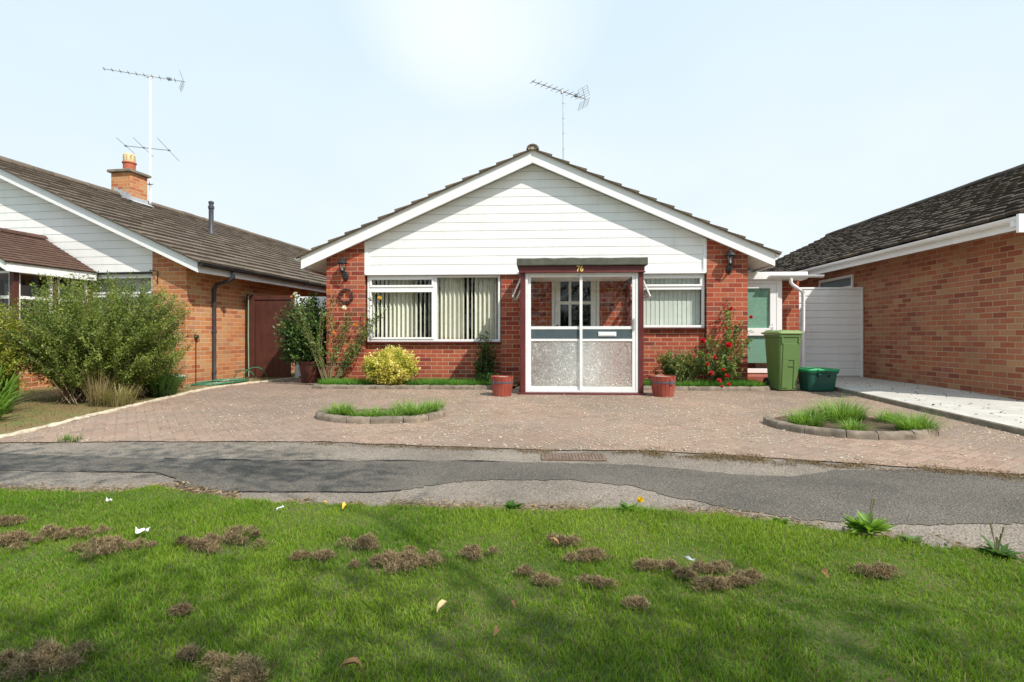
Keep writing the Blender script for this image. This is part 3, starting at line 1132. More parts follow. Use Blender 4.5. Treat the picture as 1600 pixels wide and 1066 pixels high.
# ================================================================== the bungalow in the middle
house = thing('bungalow', 'red brick bungalow with white clad gable and maroon front porch in the middle', 'bungalow', (-0.15, 10.3, 0))
K = 0.444
zr = lambda x: 4.35 - K * abs(x)          # top of barge boards
zs = lambda x: zr(x) - 0.20               # underside of the verge


def pier(sgn):
    a, b = 3.2 * sgn, 3.935 * sgn
    return [(a, -0.12), (b, -0.12), (b, zs(b)), (a, zs(a))]


mb = MB()
mb.prism(pier(-1), 1, 0.0, 0.30); mb.prism(pier(1), 1, 0.0, 0.30)
mb.box(-0.60, 0.35, 0.055, 0.30, -0.12, 2.13); mb.box(1.25, 1.86, 0.055, 0.30, -0.12, 2.13)
mb.box(-3.935, -3.70, 0.30, 10.8, -0.12, 2.40); mb.box(3.70, 3.935, 0.30, 10.8, -0.12, 2.40)
mb.prism([(-3.935, -0.12), (3.935, -0.12), (3.935, zs(3.935)), (0, zs(0)), (-3.935, zs(3.935))], 1, 10.8, 11.05)
mb.build('wall', 'red_brick', house)
for (xa, xb, zt) in ((-3.2, -0.60, 0.79), (1.86, 3.2, 1.055)):
    mb = MB(); mb.box(xa, xb, 0.105, 0.30, -0.12, zt)
    mb.build('wall_below_window', 'red_brick_small', house)
mb = MB()
mb.prism([(-3.2, 2.14), (3.2, 2.14), (3.2, zs(3.2)), (0, zs(0)), (-3.2, zs(3.2))], 1, 0.05, 0.25)
mb.build('gable_backing', 'room_wall', house)
zc_ = 4.15
cladding('cladding', house, [(K, 1, zc_), (-K, 1, zc_)], -3.19, 3.19, 2.12, 4.2, 0.036, 0.158,
         joints=[(-2.45, 2.12 + 0.158 * 3), (1.45, 2.12 + 0.158 * 4), (2.35, 2.12 + 0.158 * 2), (0.6, 2.12 + 0.158 * 8), (-0.9, 2.12 + 0.158 * 6)])
mb = MB()
mb.box(-3.198, -3.14, 0.004, 0.03, 2.10, zs(3.2) - 0.01); mb.box(3.14, 3.198, 0.004, 0.03, 2.10, zs(3.2) - 0.01)
mb.box(-3.18, 3.18, -0.004, 0.05, 2.085, 2.118)
mb.build('cladding_trim', 'white_upvc', house)
# barge boards, soffits, fascia
for sgn in (-1, 1):
    mb = MB()
    x1 = 4.36 * sgn
    mb.prism([(0.001 * sgn, zr(0)), (x1, zr(x1)), (x1, zr(x1) - 0.23), (0.001 * sgn, zr(0) - 0.23)], 1, -0.165, -0.14)
    mb.build('barge_board', 'white_upvc', house, bevel=0.003)
for sgn in (-1, 1):
    mb = MB()
    x1 = 4.33 * sgn
    mb.prism([(0.002 * sgn, zs(0) - 0.0), (x1, zs(x1)), (x1, zs(x1) + 0.012), (0.002 * sgn, zs(0) + 0.012)], 1, -0.139, -0.002)
    for k in range(4):
        a = 3.945 + k * 0.098; b = a + 0.093
        mb.prism([(sgn * a, zs(a)), (sgn * b, zs(b)), (sgn * b, zs(b) + .01), (sgn * a, zs(a) + .01)], 1, 0.0, 11.0)
    mb.mat(1)
    mb.prism([(sgn * 3.94, zs(3.94) + .013), (sgn * 4.335, zs(4.335) + .013), (sgn * 4.335, zs(4.335) + .02), (sgn * 3.94, zs(3.94) + .02)], 1, 0.0, 11.0)
    mb.build('soffit', ['white_board', 'lead'], house)
for sgn in (-1, 1):
    mb = MB()
    mb.box(sgn * 4.34, sgn * 4.36, -0.138, 11.1, 2.18, zr(4.36) - 0.012)
    mb.build('fascia', 'white_upvc', house)
up_l = math.sqrt(1 + K * K)
for sgn in (-1, 1):
    x1 = 4.44
    tile_slope('roof', 'roof_grey_brown', house, (sgn * x1, -0.22, zr(x1) + 0.004), (0, 1, 0), (-sgn / up_l, 0, K / up_l), 11.7, x1 * up_l - 0.02, gauge=0.345, thick=0.042, seed=4 + sgn)
mb = MB()
for sgn in (-1, 1):
    x1 = 4.38 * sgn
    mb.prism([(0.0, zr(0) + 0.002), (x1, zr(x1) + 0.002), (x1, zr(x1) + 0.030), (0.0, zr(0) + 0.030)], 1, -0.20, -0.07)
mb.build('verge_mortar', 'mortar_bed', house)
ridge_caps('ridge_tiles', 'roof_grey_brown', house, (0, -0.23, zr(0) - 0.0), (0, 11.3, zr(0) - 0.0), 0.115)
for sgn in (-1, 1):
    gutter('gutter', 'white_upvc', house, (sgn * 4.425, -0.18, 2.40), (sgn * 4.425, 11.2, 2.40))
mb = MB()
mb.tube([(4.42, 0.85, 2.35), (4.40, 0.85, 2.27), (4.06, 0.85, 2.165), (4.02, 0.85, 2.13)], 0.034, 12)
mb.build('downpipe', 'white_upvc', house, smooth=True)


def window(parent, x0, x1, z0, z1, y, lights, name='window', fw=0.045, mull=(), trans=(), mat='white_upvc', axis_y=True, glass='glass'):
    """frame with mullions/transoms as one mesh; each light gets its sash edge and pane. lights = (xa, xb, za, zb, sash?)"""
    mb_ = MB()
    d = 0.07
    mb_.box(x0, x0 + fw, y, y + d, z0, z1); mb_.box(x1 - fw, x1, y, y + d, z0, z1)
    mb_.box(x0 + fw, x1 - fw, y, y + d, z0, z0 + fw); mb_.box(x0 + fw, x1 - fw, y, y + d, z1 - fw, z1)
    for (mx, mw) in mull:
        mb_.box(mx - mw / 2, mx + mw / 2, y + 0.001, y + d - 0.001, z0 + fw, z1 - fw)
    for (xa, xb, tz, tw_) in trans:
        mb_.box(xa, xb, y + 0.002, y + d - 0.002, tz - tw_ / 2, tz + tw_ / 2)
    for (xa, xb, za, zb, sash) in lights:
        if sash:
            s = 0.038; yy = y - 0.014
            mb_.box(xa, xa + s, yy, y + 0.05, za, zb); mb_.box(xb - s, xb, yy, y + 0.05, za, zb)
            mb_.box(xa + s, xb - s, yy, y + 0.05, za, za + s); mb_.box(xa + s, xb - s, yy, y + 0.05, zb - s, zb)
    fr = mb_.build(name, mat, parent, bevel=0.004)
    for (xa, xb, za, zb, sash) in lights:
        s = 0.036 if sash else 0.0
        p = MB()
        p.add([(xa + s, y + 0.025, za + s), (xb - s, y + 0.025, za + s), (xb - s, y + 0.025, zb - s), (xa + s, y + 0.025, zb - s)], [(0, 1, 2, 3)])
        p.build('pane', glass, fr)
    return fr


# big front window
wx0, wx1, wz0, wz1 = -3.165, -0.615, 0.82, 2.085
wm = -1.855
win = window(house, wx0, wx1, wz0, wz1, 0.075,
             [(wx0 + .045, wm - .03, 1.86, wz1 - .045, True), (wx0 + .045, wm - .03, wz0 + .045, 1.80, True), (wm + .03, wx1 - .045, wz0 + .045, wz1 - .045, False)],
             mull=[(wm, 0.06)], trans=[(wx0 + .045, wm - .03, 1.83, 0.06)])
mb = MB()
mb.box(wx0 - 0.03, wx1 + 0.03, 0.03, 0.14, 0.79, 0.817)
mb.build('sill', 'maroon_paint', win, bevel=0.004)
mb = MB()
g = random.Random(4)
x = wx0 + 0.09
while x < wx1 - 0.06:                      # vertical blind, slats turned part open
    rel = (x - wx0) / (wx1 - wx0)
    an = R(g.uniform(48, 66) if (0.12 < rel < 0.30 or 0.53 < rel < 0.66 or rel > 0.80) else g.uniform(66, 82)); hw = 0.042
    dx, dy = math.cos(an) * hw, math.sin(an) * hw
    zt, zb = 2.06, 0.86 + g.uniform(0, .006)
    mb.add([(x - dx, 0.215 - dy, zb), (x + dx, 0.215 + dy, zb), (x + dx, 0.215 + dy, zt), (x - dx, 0.215 - dy, zt)], [(0, 1, 2, 3)])
    x += 0.083
mb.box(wx0 + 0.06, wx1 - 0.06, 0.19, 0.235, 2.06, 2.085)
mb.build('vertical_blind', 'blind_cloth', win)


def curtain(x0, x1, y, z0, z1, folds, amp, name, parent, mat='cream_cloth', seed=1):
    g_ = random.Random(seed)
    mb_ = MB(); n_ = folds * 8; vs = []
    ph = g_.uniform(0, 6)
    for i in range(n_ + 1):
        t = i / n_
        yy = y + amp * math.sin(t * folds * 2 * math.pi + ph) + amp * 0.4 * math.sin(t * folds * 5.1 + ph)
        xx = x0 + (x1 - x0) * t
        vs += [(xx, yy, z0), (xx, yy * 0.7 + y * 0.3, z1)]
    mb_.add(vs, [(2 * i, 2 * i + 2, 2 * i + 3, 2 * i + 1) for i in range(n_)])
    return mb_.build(name, mat, parent, smooth=True)


curtain(wx0 + 0.36, wx0 + 0.86, 0.33, 0.7, 2.1, 5, 0.035, 'curtain', win, seed=1)
curtain(wm + 0.04, wm + 0.50, 0.32, 0.7, 2.1, 5, 0.035, 'curtain', win, seed=2)
curtain(wm + 0.72, wx1 - 0.05, 0.32, 0.7, 2.1, 5, 0.035, 'curtain', win, seed=3)
# smaller window right of the porch
vx0, vx1, vz0, vz1 = 1.87, 3.18, 1.085, 2.085
win2 = window(house, vx0, vx1, vz0, vz1, 0.075,
              [(vx0 + .045, vx1 - .045, 1.85, vz1 - .045, True), (vx0 + .045, vx1 - .045, vz0 + .045, 1.79, False)],
              trans=[(vx0 + .045, vx1 - .045, 1.82, 0.06)])
mb = MB()
mb.box(vx0 - 0.008, vx1 + 0.018, 0.03, 0.14, 1.056, 1.083)
mb.build('sill', 'maroon_paint', win2, bevel=0.004)
mb = MB()
x = vx0 + 0.06
while x < vx1 - 0.04:
    an = R(g.uniform(3, 9)); hw = 0.0405
    dx, dy = math.cos(an) * hw, math.sin(an) * hw
    mb.add([(x - dx, 0.20 - dy, 1.12), (x + dx, 0.20 + dy, 1.12), (x + dx, 0.20 + dy, 2.06), (x - dx, 0.20 - dy, 2.06)], [(0, 1, 2, 3)])
    x += 0.083
mb.build('vertical_blind', 'pale_blind', win2)
# inside of the house
mb = MB()
mb.box(-3.69, 3.69, 3.6, 3.65, -0.1, 2.3); mb.box(-0.45, -0.40, 0.31, 3.6, -0.1, 2.3); mb.box(1.55, 1.60, 0.31, 3.6, -0.1, 2.3)
mb.box(-3.69, 3.69, 0.31, 3.6, 0.10, 0.14); mb.box(-3.69, 3.69, 0.31, 3.6, 2.22, 2.24)
mb.build('room_lining', 'room_wall', house)
# front door seen through the porch
door = None
mb = MB()
dx0, dx1, dz0, dz1 = 0.355, 1.245, 0.02, 2.12
mb.box(dx0, dx0 + .055, 0.06, 0.13, dz0, dz1); mb.box(dx1 - .055, dx1, 0.06, 0.13, dz0, dz1); mb.box(dx0 + .055, dx1 - .055, 0.06, 0.13, dz1 - .06, dz1)
a0, a1 = dx0 + .06, dx1 - .06
cols_ = [a0, a0 + 0.10, a0 + 0.2733, a0 + 0.3267, a1 - 0.3267, a1 - 0.2733, a1 - 0.10, a1]
cw = (a1 - a0 - 0.2 - 0.10) / 3
xs = [a0, a0 + .10]
for k in range(3):
    xs += [xs[-1] + cw, xs[-1] + cw + .05]
xs = xs[:-1] + [a1]
stiles = [(a0, a0 + .10), (a0 + .10 + cw, a0 + .15 + cw), (a0 + .15 + 2 * cw, a0 + .20 + 2 * cw), (a1 - .10, a1)]
for (p_, q_) in stiles: mb.box(p_, q_, 0.075, 0.12, 0.03, 2.055)
holes = [(a0 + .10, a0 + .10 + cw), (a0 + .15 + cw, a0 + .15 + 2 * cw), (a0 + .20 + 2 * cw, a1 - .10)]
for (p_, q_) in holes:
    mb.box(p_, q_, 0.076, 0.119, 0.031, 0.16); mb.box(p_, q_, 0.076, 0.119, 0.93, 1.03)
    mb.box(p_, q_, 0.076, 0.119, 1.52, 1.58); mb.box(p_, q_, 0.076, 0.119, 1.96, 2.054)
    mb.box(p_, q_, 0.09, 0.11, 0.16, 0.93)
door = mb.build('door', 'white_upvc', house, bevel=0.003)
mb = MB()
for (p_, q_) in holes:
    for (za, zb) in ((1.03, 1.52), (1.58, 1.96)):
        mb.add([(p_, 0.1, za), (q_, 0.1, za), (q_, 0.1, zb), (p_, 0.1, zb)], [(0, 1, 2, 3)])
mb.build('pane', 'glass', door)
mb = MB()
mb.box(a0 + .03, a0 + .055, 0.06, 0.078, 0.96, 1.14); mb.tube([(a0 + .042, 0.06, 1.08), (a0 + .042, 0.03, 1.08), (a0 + .14, 0.028, 1.08)], 0.009, 8)
mb.build('handle', 'dark_metal', door)

# ================================================================== porch
porch = thing('glazed_porch', 'maroon framed flat roofed porch with white sliding glass doors and number 76', 'porch', (0.66, 8.97, -0.045))
mb = MB()
mb.box(-1.025, 1.025, -0.055, 1.38, -0.02, 0.055)
mb.build('plinth', 'maroon_paint', porch, bevel=0.006)
for s in (-1, 1):
    mb = MB()
    mb.box(s * 0.915, s * 0.995, 0.0, 0.085, 0.056, 2.008)
    mb.box(s * 0.93, s * 0.995, 1.30, 1.35, 0.056, 2.008)
    mb.box(s * 0.935, s * 0.985, 0.086, 1.299, 0.056, 0.14)
    mb.box(s * 0.935, s * 0.985, 0.086, 1.299, 0.86, 0.93)
    mb.box(s * 0.935, s * 0.985, 0.086, 1.299, 1.56, 1.61)
    mb.box(s * 0.935, s * 0.985, 0.086, 1.299, 1.95, 2.008)
    mb.box(s * 0.937, s * 0.983, 0.69, 0.74, 0.14, 0.86)
    mb.build('side_frame', 'maroon_paint', porch, bevel=0.004)
mb = MB()
mb.box(-1.005, 1.005, -0.035, 1.34, 2.012, 2.108)
mb.box(-1.018, 1.018, -0.048, 1.338, 1.998, 2.016)
mb.build('fascia', 'maroon_paint', porch, bevel=0.005)
mb = MB()
g = random.Random(9)
xs_ = [-1.05 + 2.1 * i / 14 for i in range(15)]
top = [0.222 - 0.09 + g.uniform(-.006, .006) for _ in xs_]
ring = []
for yy in (-0.085, 1.333):
    ring.append([(x_, yy, 2.112 + g.uniform(-.004, .002)) for x_ in xs_] + [(x_, yy, 2.10 + t_) for x_, t_ in zip(xs_[::-1], top[::-1])])
mb.rrings(ring)
mb.build('roof', 'felt', porch, bevel=0.012)
for s in (-1, 1):
    mb = MB()
    for (ya, yb, za, zb) in ((0.088, 0.69, 0.14, 0.86), (0.74, 1.298, 0.14, 0.86), (0.088, 1.298, 0.93, 1.56)):
        mb.add([(s * 0.96, ya, za), (s * 0.96, yb, za), (s * 0.96, yb, zb), (s * 0.96, ya, zb)], [(0, 1, 2, 3)])
    mb.build('side_glass', 'glass', porch)
for s in (-1, 1):                                              # top-hung lights propped open
    mb = MB()
    th = R(24); y0_, y1_ = 0.12, 1.26; hz, Ls = 1.945, 0.36
    def P(u, v, o=0.0):
        return (s * (0.97 + math.sin(th) * v + o * math.cos(th)), u, hz - math.cos(th) * v + o * math.sin(th))
    def bar(u0, u1, v0, v1):
        vs = [P(u0, v0), P(u1, v0), P(u1, v1), P(u0, v1), P(u0, v0, .025), P(u1, v0, .025), P(u1, v1, .025), P(u0, v1, .025)]
        mb.add(vs, [(3, 2, 1, 0), (4, 5, 6, 7), (0, 1, 5, 4), (1, 2, 6, 5), (2, 3, 7, 6), (3, 0, 4, 7)])
    bar(y0_, y0_ + .035, 0, Ls); bar(y1_ - .035, y1_, 0, Ls); bar(y0_ + .035, y1_ - .035, 0, .035); bar(y0_ + .035, y1_ - .035, Ls - .035, Ls)
    ol = mb.build('opening_light', 'aluminium', porch, bevel=0.002)
    mb = MB()
    mb.add([P(y0_ + .03, .03, .012), P(y1_ - .03, .03, .012), P(y1_ - .03, Ls - .03, .012), P(y0_ + .03, Ls - .03, .012)], [(0, 1, 2, 3)])
    mb.build('pane', 'glass', ol)
mb = MB()                                                      # fixed aluminium outer frame of the sliding doors
mb.box(-0.912, -0.87, 0.015, 0.095, 0.057, 2.008); mb.box(0.87, 0.912, 0.015, 0.095, 0.057, 2.008)
mb.box(-0.87, 0.87, 0.016, 0.094, 0.057, 0.088); mb.box(-0.87, 0.87, 0.016, 0.094, 1.975, 2.008)
mb.build('door_frame', 'aluminium', porch, bevel=0.003)


def slider(x0, x1, y, wl, wr):
    mb_ = MB(); d = 0.028
    mb_.box(x0, x0 + wl, y, y + d, 0.09, 1.973); mb_.box(x1 - wr, x1, y, y + d, 0.09, 1.973)
    a, b = x0 + wl, x1 - wr
    for za, zb in ((0.09, 0.147), (0.888, 0.926), (1.082, 1.13), (1.935, 1.973)):
        mb_.box(a, b, y + 0.001, y + d - 0.001, za, zb)
    dr = mb_.build('sliding_door', 'aluminium', porch, bevel=0.003)
    p = MB(); yy = y + d / 2
    p.add([(a, yy, 1.13), (b, yy, 1.13), (b, yy, 1.935), (a, yy, 1.935)], [(0, 1, 2, 3)])
    p.build('clear_pane', 'glass', dr)
    p = MB()
    p.add([(a, yy, 0.147), (b, yy, 0.147), (b, yy, 0.888), (a, yy, 0.888)], [(0, 1, 2, 3)])
    p.build('textured_pane', 'textured_glass', dr)
    p = MB(); p.box(a, b, yy - 0.006, yy + 0.006, 0.926, 1.082)
    p.build('mid_panel', 'blue_grey_panel', dr)
    return dr


slider(-0.868, 0.018, 0.058, 0.045, 0.045)
d2 = slider(-0.030, 0.868, 0.022, 0.045, 0.052)
mb = MB()
mb.box(0.27, 0.56, 0.016, 0.031, 0.967, 1.04); mb.box(0.285, 0.545, 0.009, 0.016, 0.98, 1.028)
mb.build('letter_plate', 'white_upvc', d2, bevel=0.004)
mb = MB()
mb.box(0.835, 0.855, 0.004, 0.022, 1.07, 1.26); mb.box(0.827, 0.837, -0.008, 0.016, 1.09, 1.24)
mb.build('handle', 'galvanised', d2, bevel=0.002)
mb = MB()
mb.box(-0.90, 0.90, 0.10, 1.36, 0.056, 0.066)
mb.build('floor', 'pale_stone', porch)  # unseen floor, made pale to bounce light onto the front door
mb = MB()
mb.box(-0.91, 0.91, 0.10, 1.36, 1.99, 2.005)
mb.build('ceiling', 'white_board', porch)
cu = bpy.data.curves.new('house_number', 'FONT')
cu.body = '76'; cu.size = 0.135; cu.extrude = 0.004; cu.align_x = 'CENTER'; cu.offset = 0.0035
tmp = bpy.data.objects.new('house_number', cu)
col.objects.link(tmp)
bpy.context.view_layer.update()
me = bpy.data.meshes.new_from_object(tmp.evaluated_get(bpy.context.evaluated_depsgraph_get()))
bpy.data.objects.remove(tmp)
me.materials.clear(); me.materials.append(MATS['gold'])
hn = bpy.data.objects.new('house_number', me)
col.objects.link(hn)
hn.parent = porch
hn.location = (-0.03, -0.042, 2.018); hn.rotation_euler = (R(90), 0, 0); hn.scale = (0.82, 1.0, 1.0)

# ================================================================== left neighbour
left = thing('bungalow', 'orange brick bungalow with chimney and grey tiled roof behind the big shrub', 'bungalow', (-6.75, 10.15, -0.05), R(-5.5))
KL = 0.448
zl = lambda x: 4.69 - KL * abs(x + 4.8)
zls = lambda x: zl(x) - 0.16
mb = MB()
mb.prism([(-0.72, 0), (0, 0), (0, zls(0)), (-0.72, zls(-0.72))], 1, 0.0, 0.25)
mb.box(-0.25, 0.0, 0.25, 13.4, 0, 2.42)
mb.box(-9.6, -9.35, 0.25, 13.4, 0, 2.30)
mb.prism([(-9.6, 0), (0, 0), (0, zls(0)), (-4.8, zls(-4.8)), (-9.6, zls(-9.6))], 1, 13.4, 13.65)
mb.box(-9.6, -0.72, 0.06, 0.30, 0, 0.75)
mb.prism([(-9.6, 0.75), (-8.9, 0.75), (-8.9, zls(-8.9)), (-9.6, zls(-9.6))], 1, 0.0, 0.25)
mb.build('wall', 'orange_brick', left)
mb = MB()
mb.prism([(-8.9, 2.24), (-0.73, 2.24), (-0.73, zls(-0.73)), (-4.8, zls(-4.8)), (-8.9, zls(-8.9))], 1, 0.06, 0.2)
mb.box(-9.3, -0.3, 3.2, 3.25, 0, 2.3); mb.box(-9.3, -0.3, 0.32, 3.2, 0.05, 0.1); mb.box(-9.3, -0.3, 0.32, 3.2, 2.30, 2.32)
mb.build('room_lining', 'room_wall', left)
kk = 4.69 - 0.165
cladding('cladding', left, [(KL, 1, kk - KL * 4.8), (-KL, 1, kk + KL * 4.8)], -8.88, -0.725, 2.22, 4.6, 0.03, 0.155)
mb = MB()
mb.box(-8.88, -0.725, 0.0, 0.05, 2.195, 2.215)
mb.build('cladding_trim', 'dark_metal', left)
for sgn in (-1, 1):
    mb = MB()
    x1 = -4.8 + sgn * 5.2
    mb.prism([(-4.8 + 0.001 * sgn, zl(-4.8)), (x1, zl(x1)), (x1, zl(x1) - 0.20), (-4.8 + 0.001 * sgn, zl(-4.8) - 0.20)], 1, -0.205, -0.18)
    mb.build('barge_board', 'white_upvc', left, bevel=0.003)
mb = MB()
for sgn in (-1, 1):
    x1 = -4.8 + sgn * 5.17
    mb.prism([(-4.8, zls(-4.8) - 0.01), (x1, zls(x1) - 0.01), (x1, zls(x1)), (-4.8, zls(-4.8))], 1, -0.179, -0.002)
mb.box(0.002, 0.372, 0.0, 13.6, 2.335, 2.342)
mb.build('soffit', 'white_board', left)
mb = MB()
mb.box(0.375, 0.398, -0.179, 13.7, 2.165, 2.335)
mb.build('fascia', 'white_upvc', left, bevel=0.003)
ul = math.sqrt(1 + KL * KL)
for sgn in (-1, 1):
    x1 = -4.8 + sgn * 5.27
    tile_slope('roof', 'roof_grey_brown', left, (x1, -0.26, zl(x1) + 0.004), (0, 1, 0), (-sgn / ul, 0, KL / ul), 14.2, 5.27 * ul - 0.02, gauge=0.33, thick=0.040, seed=14 + sgn, prof=((0, 0), (.08, .006), (.47, .006), (.5, 0), (.55, .006), (.97, .006), (1, 0)), jit=0.006)
ridge_caps('ridge_tiles', 'roof_grey_brown', left, (-4.8, -0.26, zl(-4.8) - 0.01), (-4.8, 13.9, zl(-4.8) - 0.01), 0.15, seed=5)
gutter('gutter', 'dark_metal', left, (0.475, -0.23, 2.325), (0.475, 13.8, 2.325), 0.058)
mb = MB()
mb.tube([(0.475, 0.72, 2.28), (0.47, 0.72, 2.17), (0.40, 0.72, 2.10), (0.10, 0.72, 2.02), (0.05, 0.72, 1.93), (0.05, 0.72, 0.12), (0.09, 0.72, 0.04)], 0.036, 12)
for z in (1.88, 1.05, 0.22): mb.tube([(0.05, 0.72, z), (0.05, 0.72, z + 0.05)], 0.044, 12)
mb.build('downpipe', 'grey_pipe', left, smooth=True)
# chimney
mb = MB()
mb.box(-4.96, -4.40, 3.39, 3.96, 4.2, 5.30)
ch = mb.build('chimney', 'orange_brick', left)
mb = MB()
mb.box(-5.03, -4.33, 3.32, 4.03, 5.302, 5.375)
mb.build('cap', 'cap_stone', ch, bevel=0.012)
mb = MB()
mb.lathe([(0.165, 5.376), (0.165, 5.43), (0.145, 5.45), (0.15, 5.60), (0.17, 5.61), (0.17, 5.64), (0.14, 5.645)], 20, (-4.68, 3.67))
mb.mat(1)
mb.lathe([(0.14, 5.645), (0.145, 5.67), (0.142, 5.84), (0.12, 5.87), (0.02, 5.885)], 20, (-4.68, 3.67))
mb.mat(2)
for k in range(10):
    a = 2 * math.pi * k / 10
    for z in (5.69, 5.73, 5.77, 5.81):
        mb.tube([(-4.68 + 0.1405 * math.cos(a - .16), 3.67 + 0.1405 * math.sin(a - .16), z), (-4.68 + 0.1435 * math.cos(a), 3.67 + 0.1435 * math.sin(a), z), (-4.68 + 0.1405 * math.cos(a + .16), 3.67 + 0.1405 * math.sin(a + .16), z)], 0.006, 5)
mb.build('chimney_pot', ['terracotta', 'buff_clay', 'cap_stone'], ch, smooth=True)
mb = MB()
mb.prism([(-4.95, zl(-4.95) + 0.13), (-4.8, zl(-4.8) + 0.20), (-4.385, zl(-4.385) + 0.17), (-4.25, zl(-4.25) + 0.055), (-4.25, zl(-4.25) + 0.03), (-4.95, zl(-4.95) - 0.05)], 1, 3.375, 3.385)
mb.box(-4.392, -4.385, 3.38, 3.97, zl(-4.385), zl(-4.385) + 0.16)
mb.add([(-4.385, 3.33, zl(-4.385) + 0.075), (-4.385, 4.02, zl(-4.385) + 0.075), (-4.22, 4.02, zl(-4.22) + 0.068), (-4.22, 3.33, zl(-4.22) + 0.068)], [(0, 1, 2, 3)])
for k in range(4):
    x_ = -4.86 + k * 0.13
    mb.box(x_, x_ + 0.12, 3.368, 3.374, zl(x_ + .06) + 0.04, zl(x_ + .06) + 0.21)
mb.build('lead_flashing', 'lead', ch)
# black flue pipe on the near slope
fx, fy = -2.62, 4.15
mb = MB()
zb = zl(fx)
mb.lathe([(0.10, zb - 0.1), (0.085, zb + 0.10), (0.062, zb + 0.14), (0.062, zb + 0.72), (0.078, zb + 0.725), (0.078, zb + 0.79), (0.062, zb + 0.80), (0.055, zb + 0.86), (0.07, zb + 0.87), (0.07, zb + 0.91), (0.05, zb + 0.93)], 18, (fx, fy))
mb.build('flue_pipe', 'grey_pipe', left, smooth=True)
# long front window
lw = window(left, -4.6, -0.725, 0.75, 2.19, 0.075, [(-2.55, -0.77, 1.80, 2.145, True), (-2.55, -0.77, 0.80, 1.74, False), (-4.55, -2.61, 0.80, 2.145, False)],
            mull=[(-2.58, 0.06)], trans=[(-2.55, -0.77, 1.77, 0.06)])
window(left, -8.85, -5.6, 0.75, 2.19, 0.075, [(-7.2, -5.65, 0.80, 2.145, False), (-8.8, -7.26, 0.80, 2.145, False)], mull=[(-7.23, 0.06)])
curtain(-2.4, -1.0, 0.35, 0.6, 2.2, 9, 0.03, 'net_curtain', lw, 'pale_blind', 5)
mb = MB()
mb.box(-5.6, -4.6, 0.06, 0.25, 0.75, 2.2)
mb.build('wall_panel', 'white_board', left)
# small porch with its own tiled roof
zp = lambda x: 2.90 - 0.58 * abs(x + 3.12)
pu = math.sqrt(1 + 0.58 ** 2)
for sgn in (-1, 1):
    x1 = -3.12 + sgn * 1.20
    tile_slope('porch_roof', 'roof_plain_brown', left, (x1, -1.72, zp(x1) + 0.004), (0, 1, 0), (-sgn / pu, 0, 0.58 / pu), 1.70, 1.20 * pu - 0.02, tw=0.19, gauge=0.105, prof=((0, 0), (0.97, 0), (1, -0.004)), thick=0.014, seed=24 + sgn, jit=0.002)
ridge_caps('porch_ridge_tiles', 'roof_plain_brown', left, (-3.12, -1.72, zp(-3.12) - 0.01), (-3.12, -0.01, zp(-3.12) - 0.01), 0.10, seed=6)
mb = MB()
for sgn in (-1, 1):
    x1 = -3.12 + sgn * 1.16
    mb.prism([(-3.12 + 0.001 * sgn, zp(-3.12)), (x1, zp(x1)), (x1, zp(x1) - 0.15), (-3.12 + 0.001 * sgn, zp(-3.12) - 0.15)], 1, -1.69, -1.665)
    mb.box(x1 - 0.01 * sgn, x1 + 0.012 * sgn, -1.664, 0.0, zp(x1) - 0.17, zp(x1) - 0.012)
mb.prism([(-3.12, zp(-3.12) - 0.10), (-2.05, zp(-2.05) - 0.10), (-4.19, zp(-4.19) - 0.10)], 1, -1.52, -1.50)
mb.build('porch_fascia', 'white_upvc', left)
mb = MB()
for (x_, y_) in ((-2.10, -1.42), (-4.14, -1.42), (-2.10, -0.02), (-4.14, -0.02), (-3.12, -1.42), (-2.10, -0.72)):
    mb.box(x_ - 0.045, x_ + 0.045, y_ - 0.045, y_ + 0.045, 0, 2.10)
mb.box(-4.18, -2.06, -1.465, 0.0, 2.10, 2.15)
mb.build('porch_frame', 'brown_gate_wood', left)
mb = MB()
mb.box(-4.17, -2.07, -1.44, -1.40, 0.0, 0.60); mb.box(-2.12, -2.075, -1.38, -0.06, 0.0, 0.60)
mb.build('porch_base', 'orange_brick', left)
mb = MB()
for (ya, yb) in ((-1.375, -0.765), (-0.675, -0.065)):
    mb.box(-2.12, -2.08, ya, ya + 0.04, 0.62, 2.095); mb.box(-2.12, -2.08, yb - 0.04, yb, 0.62, 2.095)
    mb.box(-2.12, -2.08, ya + .04, yb - .04, 0.62, 0.66); mb.box(-2.12, -2.08, ya + .04, yb - .04, 2.055, 2.095); mb.box(-2.12, -2.08, ya + .04, yb - .04, 1.62, 1.67)
for (xa, xb) in ((-4.09, -3.165), (-3.075, -2.145)):
    mb.box(xa, xa + .04, -1.44, -1.40, 0.62, 2.095); mb.box(xb - .04, xb, -1.44, -1.40, 0.62, 2.095)
    mb.box(xa + .04, xb - .04, -1.44, -1.40, 0.62, 0.66); mb.box(xa + .04, xb - .04, -1.44, -1.40, 2.055, 2.095); mb.box(xa + .04, xb - .04, -1.44, -1.40, 1.62, 1.67)
pw = mb.build('porch_window', 'white_upvc', left)
mb = MB()
mb.add([(-2.10, -1.34, 0.66), (-2.10, -0.1, 0.66), (-2.10, -0.1, 2.06), (-2.10, -1.34, 2.06)], [(0, 1, 2, 3)])
mb.add([(-4.05, -1.42, 0.66), (-2.18, -1.42, 0.66), (-2.18, -1.42, 2.06), (-4.05, -1.42, 2.06)], [(0, 1, 2, 3)])
mb.build('pane', 'glass', pw)
